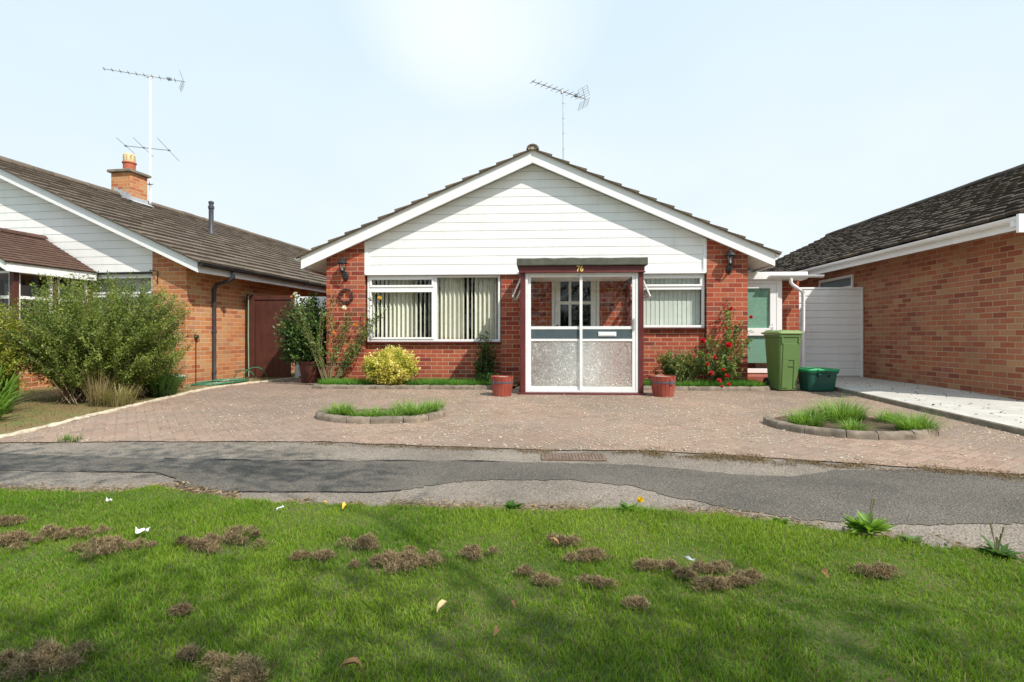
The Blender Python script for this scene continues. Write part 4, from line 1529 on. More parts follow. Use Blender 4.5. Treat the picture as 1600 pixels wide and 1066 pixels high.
# iron bracket, hook and tap fixed to the brickwork
mb = MB()
mb.tube([(-0.60, -0.012, 2.22), (-0.60, -0.20, 2.22)], 0.008, 6); mb.tube([(-0.60, -0.01, 2.22), (-0.60, -0.01, 1.98)], 0.008, 6); mb.tube([(-0.60, -0.01, 1.99), (-0.60, -0.19, 2.21)], 0.006, 6)
mb.build('hanging_bracket', 'dark_metal', left)
mb = MB()
mb.tube([(0.02, 1.02, 1.56), (0.06, 1.0, 1.58), (0.09, 1.02, 1.53), (0.06, 1.05, 1.48), (0.03, 1.04, 1.44)], 0.007, 6)
mb.build('wall_hook', 'dark_metal', left)
mb = MB()
mb.tube([(0.015, 0.24, 0.94), (0.015, 0.24, 0.05)], 0.008, 6); mb.lathe([(0.035, 0.93), (0.045, 0.96), (0.035, 1.0)], 10, (0.03, 0.24))
mb.build('tap', 'dark_metal', left)

# ================================================================== right neighbour
right = thing('bungalow', 'brown brick bungalow side wall with dark tiled roof and white gutter', 'bungalow', (6.73, 7.8, 0.06))
KR = 0.475
zq = lambda x: 2.47 + KR * (x + 0.50) if x <= 3.82 else 2.47 + KR * (3.82 + 0.5) - KR * (x - 3.82)
mb = MB()
mb.box(0.0, 0.25, 0.0, 12.6, -0.2, 2.56)
mb.box(7.4, 7.65, 0.0, 12.6, -0.2, 2.40)
mb.prism([(0.25, -0.2), (7.4, -0.2), (7.4, 2.4), (3.82, zq(3.82) - 0.2), (0.25, 2.4)], 1, 0.0, 0.25)
mb.prism([(0.25, -0.2), (7.4, -0.2), (7.4, 2.4), (3.82, zq(3.82) - 0.2), (0.25, 2.4)], 1, 12.35, 12.6)
mb.build('wall', 'brown_brick', right)
mb = MB()
mb.box(-0.48, -0.455, -0.33, 12.9, 2.265, 2.43)
mb.build('fascia', 'white_upvc', right, bevel=0.003)
mb = MB()
mb.prism([(-0.454, 2.40), (-0.002, 2.56), (-0.002, 2.57), (-0.454, 2.41)], 1, -0.30, 12.8)
mb.build('soffit', 'white_board', right)
for (xa, xb) in ((-0.50, 3.82), (8.14, 3.82)):
    mb = MB()
    mb.prism([(xa, zq(xa)), (xb, zq(3.82)), (xb, zq(3.82) - 0.21), (xa, zq(xa) - 0.21)], 1, -0.33 - 0.025, -0.332)
    mb.build('barge_board', 'white_upvc', right)
    mb = MB()
    mb.prism([(xa, zq(xa)), (xb, zq(3.82)), (xb, zq(3.82) - 0.21), (xa, zq(xa) - 0.21)], 1, 12.902, 12.925)
    mb.build('barge_board', 'white_upvc', right)
mb = MB()
mb.box(-0.60, -0.45, -0.40, -0.356, 2.20, 2.44)
mb.build('eave_box_end', 'white_upvc', right, bevel=0.006)
ur = math.sqrt(1 + KR * KR)
tile_slope('roof', 'roof_dark', right, (-0.58, -0.40, zq(-0.58) + 0.004), (0, 1, 0), (1 / ur, 0, KR / ur), 13.4, 4.40 * ur - 0.02, gauge=0.24, thick=0.036, seed=40, jit=0.012, tw=0.24, prof=((0, 0), (.1, .008), (.5, .012), (.9, .008), (1, 0)))
tile_slope('roof', 'roof_dark', right, (8.22, -0.40, zq(8.22) + 0.004), (0, 1, 0), (-1 / ur, 0, KR / ur), 13.4, 4.40 * ur - 0.02, gauge=0.24, thick=0.036, seed=41, jit=0.012, tw=0.24, prof=((0, 0), (.1, .008), (.5, .012), (.9, .008), (1, 0)))
ridge_caps('ridge_tiles', 'roof_dark', right, (3.82, -0.4, zq(3.82)), (3.82, 13.0, zq(3.82)), 0.14, seed=7)
gutter('gutter', 'white_upvc', right, (-0.545, -0.36, 2.415), (-0.545, 13.0, 2.415), 0.062, clips=1.35)
mb = MB()
mb.tube([(-0.545, -0.28, 2.39), (-0.545, -0.28, 2.29)], 0.05, 14)
mb.build('gutter_outlet', 'white_upvc', right, smooth=True)
# side window, frame proud of the wall
mb = MB()
ya, yb, za, zb = 4.42, 5.86, 1.62, 2.20
mb.box(-0.03, 0.0, ya, ya + 0.06, za, zb); mb.box(-0.03, 0.0, yb - .06, yb, za, zb); mb.box(-0.03, 0.0, ya + .06, yb - .06, za, za + .06); mb.box(-0.03, 0.0, ya + .06, yb - .06, zb - .06, zb); mb.box(-0.028, 0.0, ya + .06, yb - .06, 1.90, 1.96)
sw = mb.build('window', 'white_upvc', right, bevel=0.003)
mb = MB()
mb.box(-0.014, -0.003, ya + .06, yb - .06, 1.96, zb - .06)
mb.build('pane', 'blue_grey_panel', sw)
mb = MB()
for k in range(6): mb.box(-0.012, -0.004, ya + .06, yb - .06, za + .062 + k * 0.036, za + .062 + k * 0.036 + 0.031)
mb.build('louvred_pane', 'white_upvc', sw)

# raised pale concrete path beside that wall
mb = MB()
ypts = [-2.0, 5.2, 9.7, 12.6]
for a, b in zip(ypts[:-1], ypts[1:]):
    za, zb = gz(a) + 0.068, gz(b) + 0.068
    if a >= 9.7: za = zb = 0.068
    mb.mat(0).add([(5.0, a, za), (6.729, a, za), (6.729, b, zb), (5.0, b, zb)], [(0, 1, 2, 3)])
    mb.mat(1).add([(4.985, a, za - .012), (5.0, a, za), (5.0, b, zb), (4.985, b, zb - .012)], [(0, 1, 2, 3)])
    mb.add([(4.985, a, za - .2), (4.985, a, za - .012), (4.985, b, zb - .012), (4.985, b, zb - .2)], [(0, 1, 2, 3)])
structure(mb.build('side_path', ['white_concrete', 'cap_stone']))

# ================================================================== entrance between the houses
lean = thing('side_entrance', 'white side entrance with green blinds and flat roof between the two houses', 'side entrance', (3.79, 11.0, 0))
mb = MB()
fr = 0.055
X1 = 0.86
mb.box(0.0, fr, 0.0, 0.07, 0.2, 2.02); mb.box(X1 - 0.055, X1 + 0.05, 0.0, 0.07, 0.2, 2.02); mb.box(fr, X1 - .055, 0.0, 0.07, 1.95, 2.02)
df = mb.build('door_frame', 'white_upvc', lean, bevel=0.003)
mb = MB()
mb.box(0.06, 0.14, 0.005, 0.06, 0.205, 1.945); mb.box(X1 - 0.175, X1 - 0.06, 0.005, 0.06, 0.205, 1.945)
for za, zb in ((0.205, 0.29), (0.935, 1.08), (1.86, 1.945)): mb.box(0.14, X1 - .175, 0.006, 0.059, za, zb)
dd = mb.build('door', 'white_upvc', lean, bevel=0.004)
mb = MB()
for za, zb in ((0.29, 0.935), (1.08, 1.86)): mb.add([(0.14, 0.03, za), (X1 - .175, 0.03, za), (X1 - .175, 0.03, zb), (0.14, 0.03, zb)], [(0, 1, 2, 3)])
mb.build('pane', 'glass', dd)
mb = MB()
for za, zb in ((0.40, 0.935), (1.08, 1.86)):
    k = 0; z = za
    while z < zb:
        mb.box(0.142, X1 - .177, 0.05, 0.056, z, min(z + 0.03, zb)); z += 0.032
mb.build('blind', 'green_blind', dd)
mb = MB()
mb.tube([(X1 - 0.12, 0.0, 1.10), (X1 - 0.12, -0.035, 1.10), (X1 - 0.22, -0.04, 1.10)], 0.009, 8); mb.box(X1 - 0.135, X1 - 0.105, -0.006, 0.004, 1.02, 1.18)
mb.build('handle', 'white_upvc', dd)
mb = MB()
mb.box(X1 + 0.055, X1 + 0.50, 0.28, 0.52, -0.05, 2.02)
mb.build('wall', 'red_brick', lean)
mb = MB(); mb.box(0.02, X1 + 0.5, 2.5, 2.6, -0.05, 2.0); mb.build('rear_wall', 'red_brick', lean)
mb = MB(); mb.box(-0.0, X1 + 0.05, 0.02, 0.27, -0.05, 0.195); mb.build('threshold', 'red_brick', lean)
mb = MB()
mb.box(0.0, 1.34, -0.06, 2.7, 2.022, 2.16); mb.box(0.0, 1.36, -0.085, -0.062, 2.03, 2.17)
mb.build('flat_roof', 'white_upvc', lean, bevel=0.004)
gutter('gutter', 'white_upvc', lean, (0.62, -0.14, 2.10), (1.62, -0.14, 2.10), 0.05, clips=5)
mb = MB()
mb.tube([(1.02, -0.13, 2.06), (1.02, -0.13, 1.96), (1.05, -0.12, 1.92), (1.30, 0.02, 1.80), (1.33, 0.04, 1.75), (1.33, 0.04, 0.08)], 0.034, 12)
mb.build('downpipe', 'white_upvc', lean, smooth=True)
mb = MB()
mb.box(0.10, 0.80, -0.36, -0.002, 0, 0.17)
mb.build('step', 'barrel_red', lean, bevel=0.01)

gate = thing('panel_gate', 'tall white gate of horizontal plastic boards against brown brick wall', 'gate', (5.29, 11.85, 0.062))
mb = MB()
mb.box(0.0, 0.07, -0.01, 0.05, 0.0, 1.885); mb.box(1.385, 1.425, -0.01, 0.05, 0.0, 1.885); mb.box(0.07, 1.385, -0.01, 0.05, 1.845, 1.885)
mb.build('frame', 'white_upvc', gate, bevel=0.004)
mb = MB()
nb = 12; bh = 1.82 / nb
for k in range(nb):
    z = 0.025 + k * bh
    pr = [(0.012, z), (0.03, z), (0.03, z + bh), (0.020, z + bh), (0.002, z + bh - 0.016), (0.0, z + 0.02)]
    mb.prism(pr, 0, 0.071, 1.384)
mb.build('board_panel', 'white_upvc', gate)

bgate = thing('board_gate', 'dark red brown boarded wooden gate beside the orange brick wall', 'gate', (-6.33, 11.9, -0.01))
mb = MB()
for k in range(6):
    mb.box(0.0 + k * 0.135, 0.131 + k * 0.135, 0.0, 0.022, 0.03, 1.80)
mb.build('board_panel', 'brown_gate_wood', bgate, bevel=0.004)
mb = MB()
mb.box(-0.19, -0.01, -0.03, 0.08, 0.0, 1.86); mb.box(-0.009, 0.83, -0.02, -0.001, 1.74, 1.83)
mb.build('frame', 'brown_gate_wood', bgate, bevel=0.005)
wpan = thing('fence_panel', 'white boarded panel behind the potted laurel bush', 'panel', (-5.49, 12.05, -0.01))
mb = MB()
mb.box(0.0, 0.09, -0.03, 0.05, 0, 1.86)
mb.build('post', 'white_upvc', wpan, bevel=0.004)
mb = MB()
for k in range(11): mb.box(0.091, 1.38, 0.0, 0.02, 0.03 + k * 0.163, 0.03 + k * 0.163 + 0.158)
mb.build('board_panel', 'white_upvc', wpan, bevel=0.004)

# ================================================================== roof aerials


def yagi(root, c, head, tilt, n, length, el_len, els='director'):
    """boom with short elements and a folded mesh reflector at the far end; c = clamp point"""
    b = Vector((math.cos(head), math.sin(head), tilt)).normalized()
    pe = Vector((-math.sin(head), math.cos(head), 0))
    c = Vector(c)
    mb_ = MB()
    f0 = c - b * length * 0.56; f1 = c + b * length * 0.44
    mb_.tube([f0, f1], 0.011, 6)
    mb_.tube([c - b * 0.05 - Vector((0, 0, .05)), c - b * 0.05 + Vector((0, 0, .02))], 0.03, 8)
    mb_.build('boom', 'galvanised', root)
    mb_ = MB()
    for i in range(n):
        q = f0 + b * (length * 0.86 * (i / (n - 1)) ** 1.0 + 0.02)
        L = el_len * (0.8 + 0.25 * i / (n - 1))
        mb_.tube([q - pe * L / 2, q + pe * L / 2], 0.0055, 5)
        mb_.box(q.x - .014, q.x + .014, q.y - .014, q.y + .014, q.z - .014, q.z + .016)
    q = f0 + b * (length * 0.80)
    mb_.box(q.x - .04, q.x + .04, q.y - .04, q.y + .04, q.z - .02, q.z + .035)
    mb_.build('elements', 'thin_rod', root)
    mb_ = MB()
    for sg in (-1, 1):
        arm = (b * -0.35 + Vector((0, 0, 1)) * sg).normalized()
        o_ = c + b * (length * 0.42)
        mb_.tube([o_, o_ - b * 0.10 * 0 + arm * 0.27], 0.006, 5)
        for k in range(5):
            q = o_ + arm * (0.04 + 0.055 * k)
            mb_.tube([q - pe * el_len * 0.62, q + pe * el_len * 0.62], 0.0035, 5)
        for e in (-0.55, 0.55):
            mb_.tube([o_ + arm * 0.05 + pe * el_len * e, o_ + arm * 0.26 + pe * el_len * e], 0.0035, 5)
    mb_.build('reflector', 'thin_rod', root)


a1 = thing('tv_aerial', 'television aerial on thin mast behind the ridge of the middle bungalow', 'aerial', (0.53, 13.0, 4.0))
mb = MB(); mb.tube([(0, 0, -0.15), (0, 0, 2.62)], 0.017, 8)
for k in range(6): mb.tube([(0, 0, 0.6 + k * .36), (0, 0, 0.62 + k * .36)], 0.024, 8)
mb.build('mast', 'galvanised', a1)
yagi(a1, (0, 0, 2.68), R(37), -0.01, 10, 1.62, 0.30)
a2 = thing('tv_aerial', 'tall white aerial mast with two antennas strapped to the neighbour chimney', 'aerial', (-10.80, 14.69, 4.4))
mb = MB(); mb.tube([(0, 0, 0.0), (0, 0, 3.68)], 0.028, 10)
mb.build('mast', 'white_upvc', a2)
for z in (0.18, 0.72):
    mb = MB(); mb.tube([(0.1, -0.02, z), (-0.32, -0.06, z)], 0.014, 6)
    mb.build('strap', 'galvanised', a2)
yagi(a2, (0, 0, 3.72), R(26), -0.005, 10, 1.92, 0.30)
mb = MB()
b_ = Vector((math.cos(R(20)), math.sin(R(20)), -0.02)); pe = Vector((-math.sin(R(-24)), math.cos(R(-24)), 0))
pe = Vector((-0.34, 0.94, 0)).normalized()
c_ = Vector((0, 0, 1.72))
mb.tube([c_ - b_ * 0.62, c_ + b_ * 0.50], 0.010, 6)
for k, L in ((-0.58, 1.3), (-0.15, 1.6), (0.46, 2.0)):
    q = c_ + b_ * k
    mb.tube([q - pe * L / 2, q + pe * L / 2], 0.006, 5)
    mb.box(q.x - .02, q.x + .02, q.y - .02, q.y + .02, q.z - .02, q.z + .02)
mb.build('radio_antenna', 'thin_rod', a2)

# ================================================================== wall lanterns and wreath


def lantern(name, label, loc):
    t = thing(name, label, 'wall lamp', loc, group='wall lanterns')
    mb_ = MB()
    n_ = 16
    r0 = [(0.055 * math.cos(2 * math.pi * k / n_), 0.0, 0.095 * math.sin(2 * math.pi * k / n_)) for k in range(n_)]
    r1 = [(x * 0.9, -0.018, z * 0.94) for x, y, z in r0]
    mb_.rrings([r0, r1, [(x * 0.55, -0.03, z * 0.6) for x, y, z in r0]])
    mb_.build('back_plate', 'dark_metal', t, smooth=True)
    mb_ = MB()
    mb_.tube([(0, -0.02, -0.02), (-0.01, -0.07, -0.05), (-0.02, -0.115, -0.03), (-0.022, -0.13, 0.03), (-0.022, -0.13, 0.065)], [0.016, 0.014, 0.013, 0.014, 0.02], 8)
    mb_.build('arm', 'dark_metal', t, smooth=True)
    c = (-0.022, -0.13)
    mb_ = MB()
    mb_.lathe([(0.025, 0.055), (0.045, 0.07), (0.052, 0.085), (0.045, 0.093)], 6, c)
    mb_.lathe([(0.098, 0.222), (0.102, 0.232), (0.078, 0.262), (0.05, 0.292), (0.022, 0.308), (0.014, 0.325), (0.018, 0.337), (0.004, 0.356)], 12, c)
    for k in range(6):
        a = 2 * math.pi * k / 6
        mb_.tube([(c[0] + 0.044 * math.cos(a), c[1] + 0.044 * math.sin(a), 0.09), (c[0] + 0.075 * math.cos(a), c[1] + 0.075 * math.sin(a), 0.225)], 0.005, 5)
    cg_ = mb_.build('cage', 'dark_metal', t)
    mb_ = MB(); mb_.lathe([(0.040, 0.092), (0.070, 0.222)], 6, c); mb_.build('glass', 'glass', cg_)
    mb_ = MB(); mb_.lathe([(0.008, 0.09), (0.016, 0.10), (0.018, 0.15), (0.010, 0.185), (0.002, 0.19)], 10, c); mb_.build('bulb', 'paper', cg_, smooth=True)
    return t


lantern('wall_lantern', 'black lantern on left brick pier above the twig wreath', (-3.705, 10.298, 2.065))
lantern('wall_lantern', 'black lantern on right brick pier above the red roses', (3.45, 10.298, 2.155))
g = random.Random(3)
mb = MB()
for k in range(120):
    a = g.uniform(0, 2 * math.pi); b = a + g.uniform(0.25, 0.6)
    r0, r1 = 0.125 + g.gauss(0, .012), 0.125 + g.gauss(0, .016)
    mb.tube([(r0 * math.cos(a), -0.025 + g.gauss(0, .010), r0 * math.sin(a)), ((r0 + r1) / 2 * math.cos((a + b) / 2) * 1.04, -0.03 + g.gauss(0, .01), (r0 + r1) / 2 * math.sin((a + b) / 2) * 1.04), (r1 * math.cos(b), -0.022 + g.gauss(0, .012), r1 * math.sin(b))], 0.0045, 4)
for k in range(26):
    a = g.uniform(0, 2 * math.pi); r0 = 0.125 + g.gauss(0, .014)
    x_, y_, z_ = r0 * math.cos(a), -0.045, r0 * math.sin(a)
    mb.rrings([[(x_ + rr * math.cos(2 * math.pi * i / 6), y_ + dy, z_ + rr * math.sin(2 * math.pi * i / 6)) for i in range(6)] for rr, dy in ((.004, .012), (.014, .004), (.014, -.008), (.004, -.016))])
wr = mb.build('twig_wreath', 'dead_twig')
wr.location = (-3.70, 10.296, 1.685)
tag(wr, 'dark round twig wreath hanging on left brick pier under the lantern', 'wreath')

# ================================================================== bins


def rrect(w_, d, r, z, n=5, cx=0, cy=0):
    pts = []
    for (sx, sy, a0) in ((1, 1, 0), (-1, 1, 90), (-1, -1, 180), (1, -1, 270)):
        for k in range(n + 1):
            a = R(a0 + 90 * k / n)
            pts.append((cx + sx * (w_ / 2 - r) + r * math.cos(a), cy + sy * (d / 2 - r) + r * math.sin(a), z))
    return pts


wb = thing('wheelie_bin', 'tall lime green wheelie bin standing beside the side entrance', 'wheelie bin', (4.16, 9.72, 0.0), R(9))
mb = MB()
mb.rrings([rrect(.36, .38, .03, 0.012), rrect(.37, .39, .04, 0.03), rrect(.445, .50, .045, 0.80), rrect(.45, .51, .045, 0.90), rrect(.455, .515, .045, 0.905)])
mb.rrings([rrect(.47, .53, .045, 0.906), rrect(.485, .545, .045, 0.915), rrect(.485, .545, .045, 0.945), rrect(.47, .53, .04, 0.955)])
# front moulding: raised panel round a sunk grip channel (front face follows the taper)
fy_ = lambda z: -(0.39 + (0.50 - 0.39) * (z - 0.03) / 0.77) / 2


def frontplate(x0, x1, z0, z1, pr=0.014):
    vs = [(x0, fy_(z0) + .01, z0), (x1, fy_(z0) + .01, z0), (x1, fy_(z1) + .01, z1), (x0, fy_(z1) + .01, z1),
          (x0 + .003, fy_(z0) - pr, z0), (x1 - .003, fy_(z0) - pr, z0), (x1 - .003, fy_(z1) - pr, z1), (x0 + .003, fy_(z1) - pr, z1)]
    mb.add(vs, [(0, 3, 2, 1), (4, 5, 6, 7), (0, 1, 5, 4), (1, 2, 6, 5), (2, 3, 7, 6), (3, 0, 4, 7)])


frontplate(-0.155, -0.035, 0.05, 0.52); frontplate(0.075, 0.155, 0.05, 0.52); frontplate(-0.155, 0.155, 0.521, 0.80)
frontplate(-0.034, 0.074, 0.415, 0.43, 0.018)
for x_ in (-0.19, 0.15): mb.box(x_, x_ + 0.035, -0.272, -0.245, 0.80, 0.905)
bd = mb.build('body', 'wheelie_green', wb, bevel=0.004)
mb = MB()
mb.rrings([rrect(.50, .57, .05, 0.957), rrect(.515, .585, .055, 0.965), rrect(.515, .585, .055, 0.985), rrect(.47, .54, .05, 1.005), rrect(.40, .46, .05, 1.022), rrect(.2, .26, .05, 1.028)])
for x_ in (-0.13, 0.13): mb.box(x_ - .055, x_ + .055, -0.24, -0.20, 1.0, 1.030)
mb.tube([(-0.22, 0.30, 0.97), (-0.22, 0.35, 0.98), (0.22, 0.35, 0.98), (0.22, 0.30, 0.97)], 0.014, 8)
mb.build('lid', 'wheelie_lid', wb, bevel=0.004)
mb = MB()
for x_ in (-0.13, 0.13): mb.box(x_ - .045, x_ + .045, -0.199, -0.19, 1.006, 1.029)
mb.build('lid_recess', 'rubber', wb)
for s in (-1, 1):
    mb = MB(); mb.tube([(s * 0.17, 0.215, 0.10), (s * 0.215, 0.215, 0.10)], 0.10, 18); mb.build('wheel', 'rubber', wb, smooth=True)
wb.scale = (0.88, 0.92, 1.0)

rb = thing('recycling_box', 'dark green recycling box with bright green lid beside the wheelie bin', 'recycling box', (4.69, 9.62, 0.0), R(6))
mb = MB()
mb.rrings([rrect(.44, .30, .05, 0.004), rrect(.46, .32, .055, 0.02), rrect(.52, .37, .06, 0.30), rrect(.52, .37, .06, 0.305)])
mb.rrings([rrect(.54, .39, .06, 0.30), rrect(.555, .405, .06, 0.306), rrect(.555, .405, .06, 0.335)])
mb.box(-0.11, 0.11, -0.225, -0.19, 0.275, 0.297)
for x_ in (-0.1, 0.09): mb.box(x_, x_ + .015, -0.215, -0.175, 0.24, 0.276)
mb.build('body', 'dark_green_plastic', rb, bevel=0.004)
mb = MB()
mb.rrings([rrect(.57, .42, .06, 0.337), rrect(.575, .425, .06, 0.345), rrect(.575, .425, .06, 0.368), rrect(.56, .41, .06, 0.378), rrect(.55, .40, .06, 0.374)])
for x_ in (-0.18, 0.02): mb.box(x_, x_ + 0.13, -0.2, 0.2, 0.377, 0.39)
mb.box(-0.12, 0.12, -0.24, -0.19, 0.345, 0.372)
mb.build('lid', 'bright_green_plastic', rb, bevel=0.004)

# ================================================================== tubs and pots


def barrel(name, label, loc, r1, r0, h, rz, group):
    t = thing(name, label, 'tub', loc, rz, group)
    mb_ = MB(); n_ = 18
    for k in range(n_):
        a0 = 2 * math.pi * k / n_ + .012; a1_ = 2 * math.pi * (k + 1) / n_ - .012
        vs = []
        for z, rr in ((0, r0), (h * .55, (r0 + r1) / 2 + .006), (h, r1)):
            for a in (a0, (a0 + a1_) / 2, a1_):
                vs.append((rr * math.cos(a), rr * math.sin(a), z))
            for a in (a1_, (a0 + a1_) / 2, a0):
                vs.append(((rr - .022) * math.cos(a), (rr - .022) * math.sin(a), z))
        fs = [(5, 4, 3, 2, 1, 0), (12, 13, 14, 15, 16, 17)]
        for q in range(2):
            for i in range(6): fs.append((q * 6 + i, q * 6 + (i + 1) % 6, (q + 1) * 6 + (i + 1) % 6, (q + 1) * 6 + i))
        mb_.add(vs, fs)
    mb_.lathe([(0.01, 0.02), (r0 - .02, 0.021)], 18)
    mb_.build('staves', 'barrel_red', t)
    mb_ = MB()
    z = h * .70; rr = r0 + (r1 - r0) * .72 + .006
    n2 = 36; vs = []
    for zz in (z - .014, z + .014):
        vs += [(rr * math.cos(2 * math.pi * k / n2), rr * math.sin(2 * math.pi * k / n2), zz) for k in range(n2)]
    mb_.add(vs, [(k, (k + 1) % n2, n2 + (k + 1) % n2, n2 + k) for k in range(n2)])
    mb_.build('band', 'barrel_band', t)
    mb_ = MB(); mb_.box(-0.028, 0.028, -rr - .010, -rr + .004, z - .035, z + .035); mb_.build('plate', 'barrel_band', t, bevel=0.003)
    mb_ = MB()
    gg = random.Random(int(rr * 1e4))
    ring_ = [[((r1 - .023) * f * math.cos(2 * math.pi * k / 18), (r1 - .023) * f * math.sin(2 * math.pi * k / 18), h - .02 + gg.uniform(-.008, .012)) for k in range(18)] for f in (1, .7, .35, .05)]
    mb_.rrings(ring_)
    mb_.build('soil', 'old_wood', t)
    return t


barrel('half_barrel_tub', 'small red half barrel tub left of the porch, filled with pale chips', (-0.62, 8.80, gz(8.8)), 0.185, 0.145, 0.31, R(-50), 'red half barrel tubs')
barrel('half_barrel_tub', 'red half barrel tub standing right of the porch before the roses', (1.94, 8.85, gz(8.85)), 0.20, 0.16, 0.32, R(28), 'red half barrel tubs')
pt = thing('plant_pot', 'big dark brown pot holding the laurel bush', 'plant pot', (-4.55, 10.78, 0))
mb = MB()
mb.lathe([(0.02, 0.0), (0.20, 0.0), (0.215, 0.02), (0.26, 0.38), (0.275, 0.385), (0.28, 0.43), (0.255, 0.432), (0.245, 0.39), (0.02, 0.385)], 32)
mb.build('pot', 'brown_gate_wood', pt, smooth=True)
gp = thing('glazed_bowl', 'pale green glazed bowl on a terracotta pot beside the big shrub', 'bowl', (-6.50, 9.45, -0.03))
mb = MB(); mb.lathe([(0.02, 0.0), (0.10, 0.0), (0.135, 0.085), (0.145, 0.09), (0.145, 0.11), (0.02, 0.111)], 24); mb.build('base_pot', 'terracotta', gp, smooth=True)
mb = MB(); mb.lathe([(0.02, 0.112), (0.08, 0.112), (0.15, 0.17), (0.175, 0.235), (0.182, 0.24), (0.175, 0.25), (0.15, 0.23), (0.02, 0.20)], 28); mb.build('bowl', 'pale_glaze', gp, smooth=True)
rp = thing('terracotta_pot', 'orange terracotta pot half hidden under the big shrub', 'plant pot', (-7.55, 8.45, -0.03))
mb = MB(); mb.lathe([(0.02, 0), (0.12, 0), (0.17, 0.24), (0.19, 0.245), (0.19, 0.30), (0.17, 0.30), (0.02, 0.27)], 24); mb.build('pot', 'terracotta', rp, smooth=True)

# garden hose
mb = MB()
pts = [(-6.44, 11.83, 0.03), (-6.45, 11.83, 0.9), (-6.44, 11.82, 1.80), (-6.40, 11.88, 1.88), (-6.36, 11.96, 1.80)]
mb.tube(pts, 0.012, 8)
mb.mat(1)
g = random.Random(8)
loop = []
for k in range(0, 130):
    a = k * 0.28
    loop.append((-6.28 + 0.30 * math.cos(a) + 0.004 * k * 0 + g.gauss(0, .012), 10.75 + 0.55 * math.sin(a) - k * 0.0035, 0.022 + 0.012 * (k % 7) / 7 + 0.006 * math.sin(a * 3) - 0.03 * (k > 400)))
mb.tube(loop, 0.011, 6)
for (cx_, cy_, rr, zz) in ((-6.33, 11.45, 0.20, 0.0), (-6.22, 11.70, 0.24, 0.0)):
    mb.tube([(cx_ + rr * math.cos(a) * 0.9, cy_ + rr * 0.35 * math.cos(a), 0.015 + max(0, rr * 0.95 * math.sin(a))) for a in [math.pi * i / 14 for i in range(15)]], 0.011, 6)
tail = [(-6.45 + 0.0 * t, 10.4 - t * 0.085, 0.0) for t in range(9)]
mb.tube([(-6.55 + 0.10 * math.sin(t * 1.3), 10.3 - t * 0.085, 0.0) for t in range(12)], 0.011, 6)
hs = mb.build('garden_hose', ['hose_pale', 'hose_green'], smooth=True)
tag(hs, 'green garden hose coiled by the orange wall and hung over the wooden gate', 'hose')

# ================================================================== beds, kerbs, edging


def kerb_line(name, pts, label, group=None, rad=0.055, seg=0.28, h=0.085, seed=1, mat='concrete_kerb', cat='kerb'):
    """round-topped edging stones laid end to end"""
    g_ = random.Random(seed)
    t = thing(name, label, cat, (pts[0][0], pts[0][1], gz(pts[0][1])), group=group)
    o = Vector((pts[0][0], pts[0][1], gz(pts[0][1])))
    mb_ = MB()
    P3 = [Vector((x, y, gz(y))) for x, y in pts]
    d = [0]
    for i in range(1, len(P3)): d.append(d[-1] + (P3[i] - P3[i - 1]).length)
    def at(s):
        for i in range(1, len(d)):
            if s <= d[i] or i == len(d) - 1:
                k = (s - d[i - 1]) / max(1e-6, d[i] - d[i - 1])
                return P3[i - 1].lerp(P3[i], k)
    s = 0.0
    while s < d[-1] - 0.05:
        L = min(seg * g_.uniform(.8, 1.2), d[-1] - s)
        n_ = max(2, int(L / 0.07)); rings = []
        for k in range(n_ + 1):
            ss = s + 0.004 + (L - 0.008) * k / n_
            p = at(ss); q = at(min(ss + .01, d[-1])); p_ = at(max(ss - .01, 0))
            tn = (q - p_).normalized(); sd = Vector((-tn.y, tn.x, 0))
            ring_ = []
            ro = rad * g_.uniform(.97, 1.03)
            for (u, v) in ((-1, -0.3), (-1, 0.55), (-0.75, 0.85), (-0.3, 1.0), (0.3, 1.0), (0.75, 0.85), (1, 0.55), (1, -0.3)):
                ring_.append(tuple(p - o + sd * (u * ro + g_.gauss(0, .004)) + Vector((0, 0, v * h + g_.gauss(0, .004)))))
            rings.append(ring_)
        mb_.rrings(rings)
        s += L
    mb_.build('edging_stones', mat, t, smooth=True)
    return t


structure(sheet('front_bed', [(-4.02, 9.62), (-1.0, 9.62), (-0.42, 9.7), (-0.42, 10.40), (-4.02, 10.40)], 0.045, 'soil'))
structure(sheet('front_bed', [(1.75, 9.65), (3.78, 9.68), (3.78, 10.40), (1.75, 10.40)], 0.045, 'soil'))
kerb_line('bed_edging', [(-4.05, 10.25), (-4.06, 9.75), (-4.0, 9.60), (-3.85, 9.56), (-2.4, 9.55), (-0.95, 9.56), (-0.5, 9.6)], 'weathered concrete kerb along the bed left of the porch', rad=0.05, h=0.07, seed=3, seg=0.9)
kerb_line('bed_edging', [(1.72, 9.62), (2.3, 9.58), (3.2, 9.57), (3.72, 9.58), (3.88, 9.64), (3.94, 9.80)], 'concrete kerb along the rose bed, rounded beside the wheelie bin', rad=0.05, h=0.07, seed=4, seg=0.9)
edge_pts = [(-5.5, 5.25), (-5.56, 6.0), (-5.62, 6.5), (-5.72, 7.4), (-5.79, 8.1), (-5.87, 9.0), (-5.86, 9.5), (-5.7, 10.4), (-5.52, 11.0), (-5.35, 11.75)]
kerb_line('drive_edging', edge_pts, 'long low pale stone edging along the left side of the driveway', rad=0.045, h=0.03, seed=5, seg=0.6, mat='pale_stone')
gb = sheet('garden_bed', [(-5.5, 5.25), (-5.62, 6.5), (-5.79, 8.1), (-5.87, 9.5), (-5.7, 10.4), (-5.52, 11.0), (-5.35, 11.75), (-6.3, 12.0), (-6.75, 10.2), (-14, 10.6), (-16, 4.95), (-9, 5.15)], 0.004, 'garden_bed')
structure(gb)


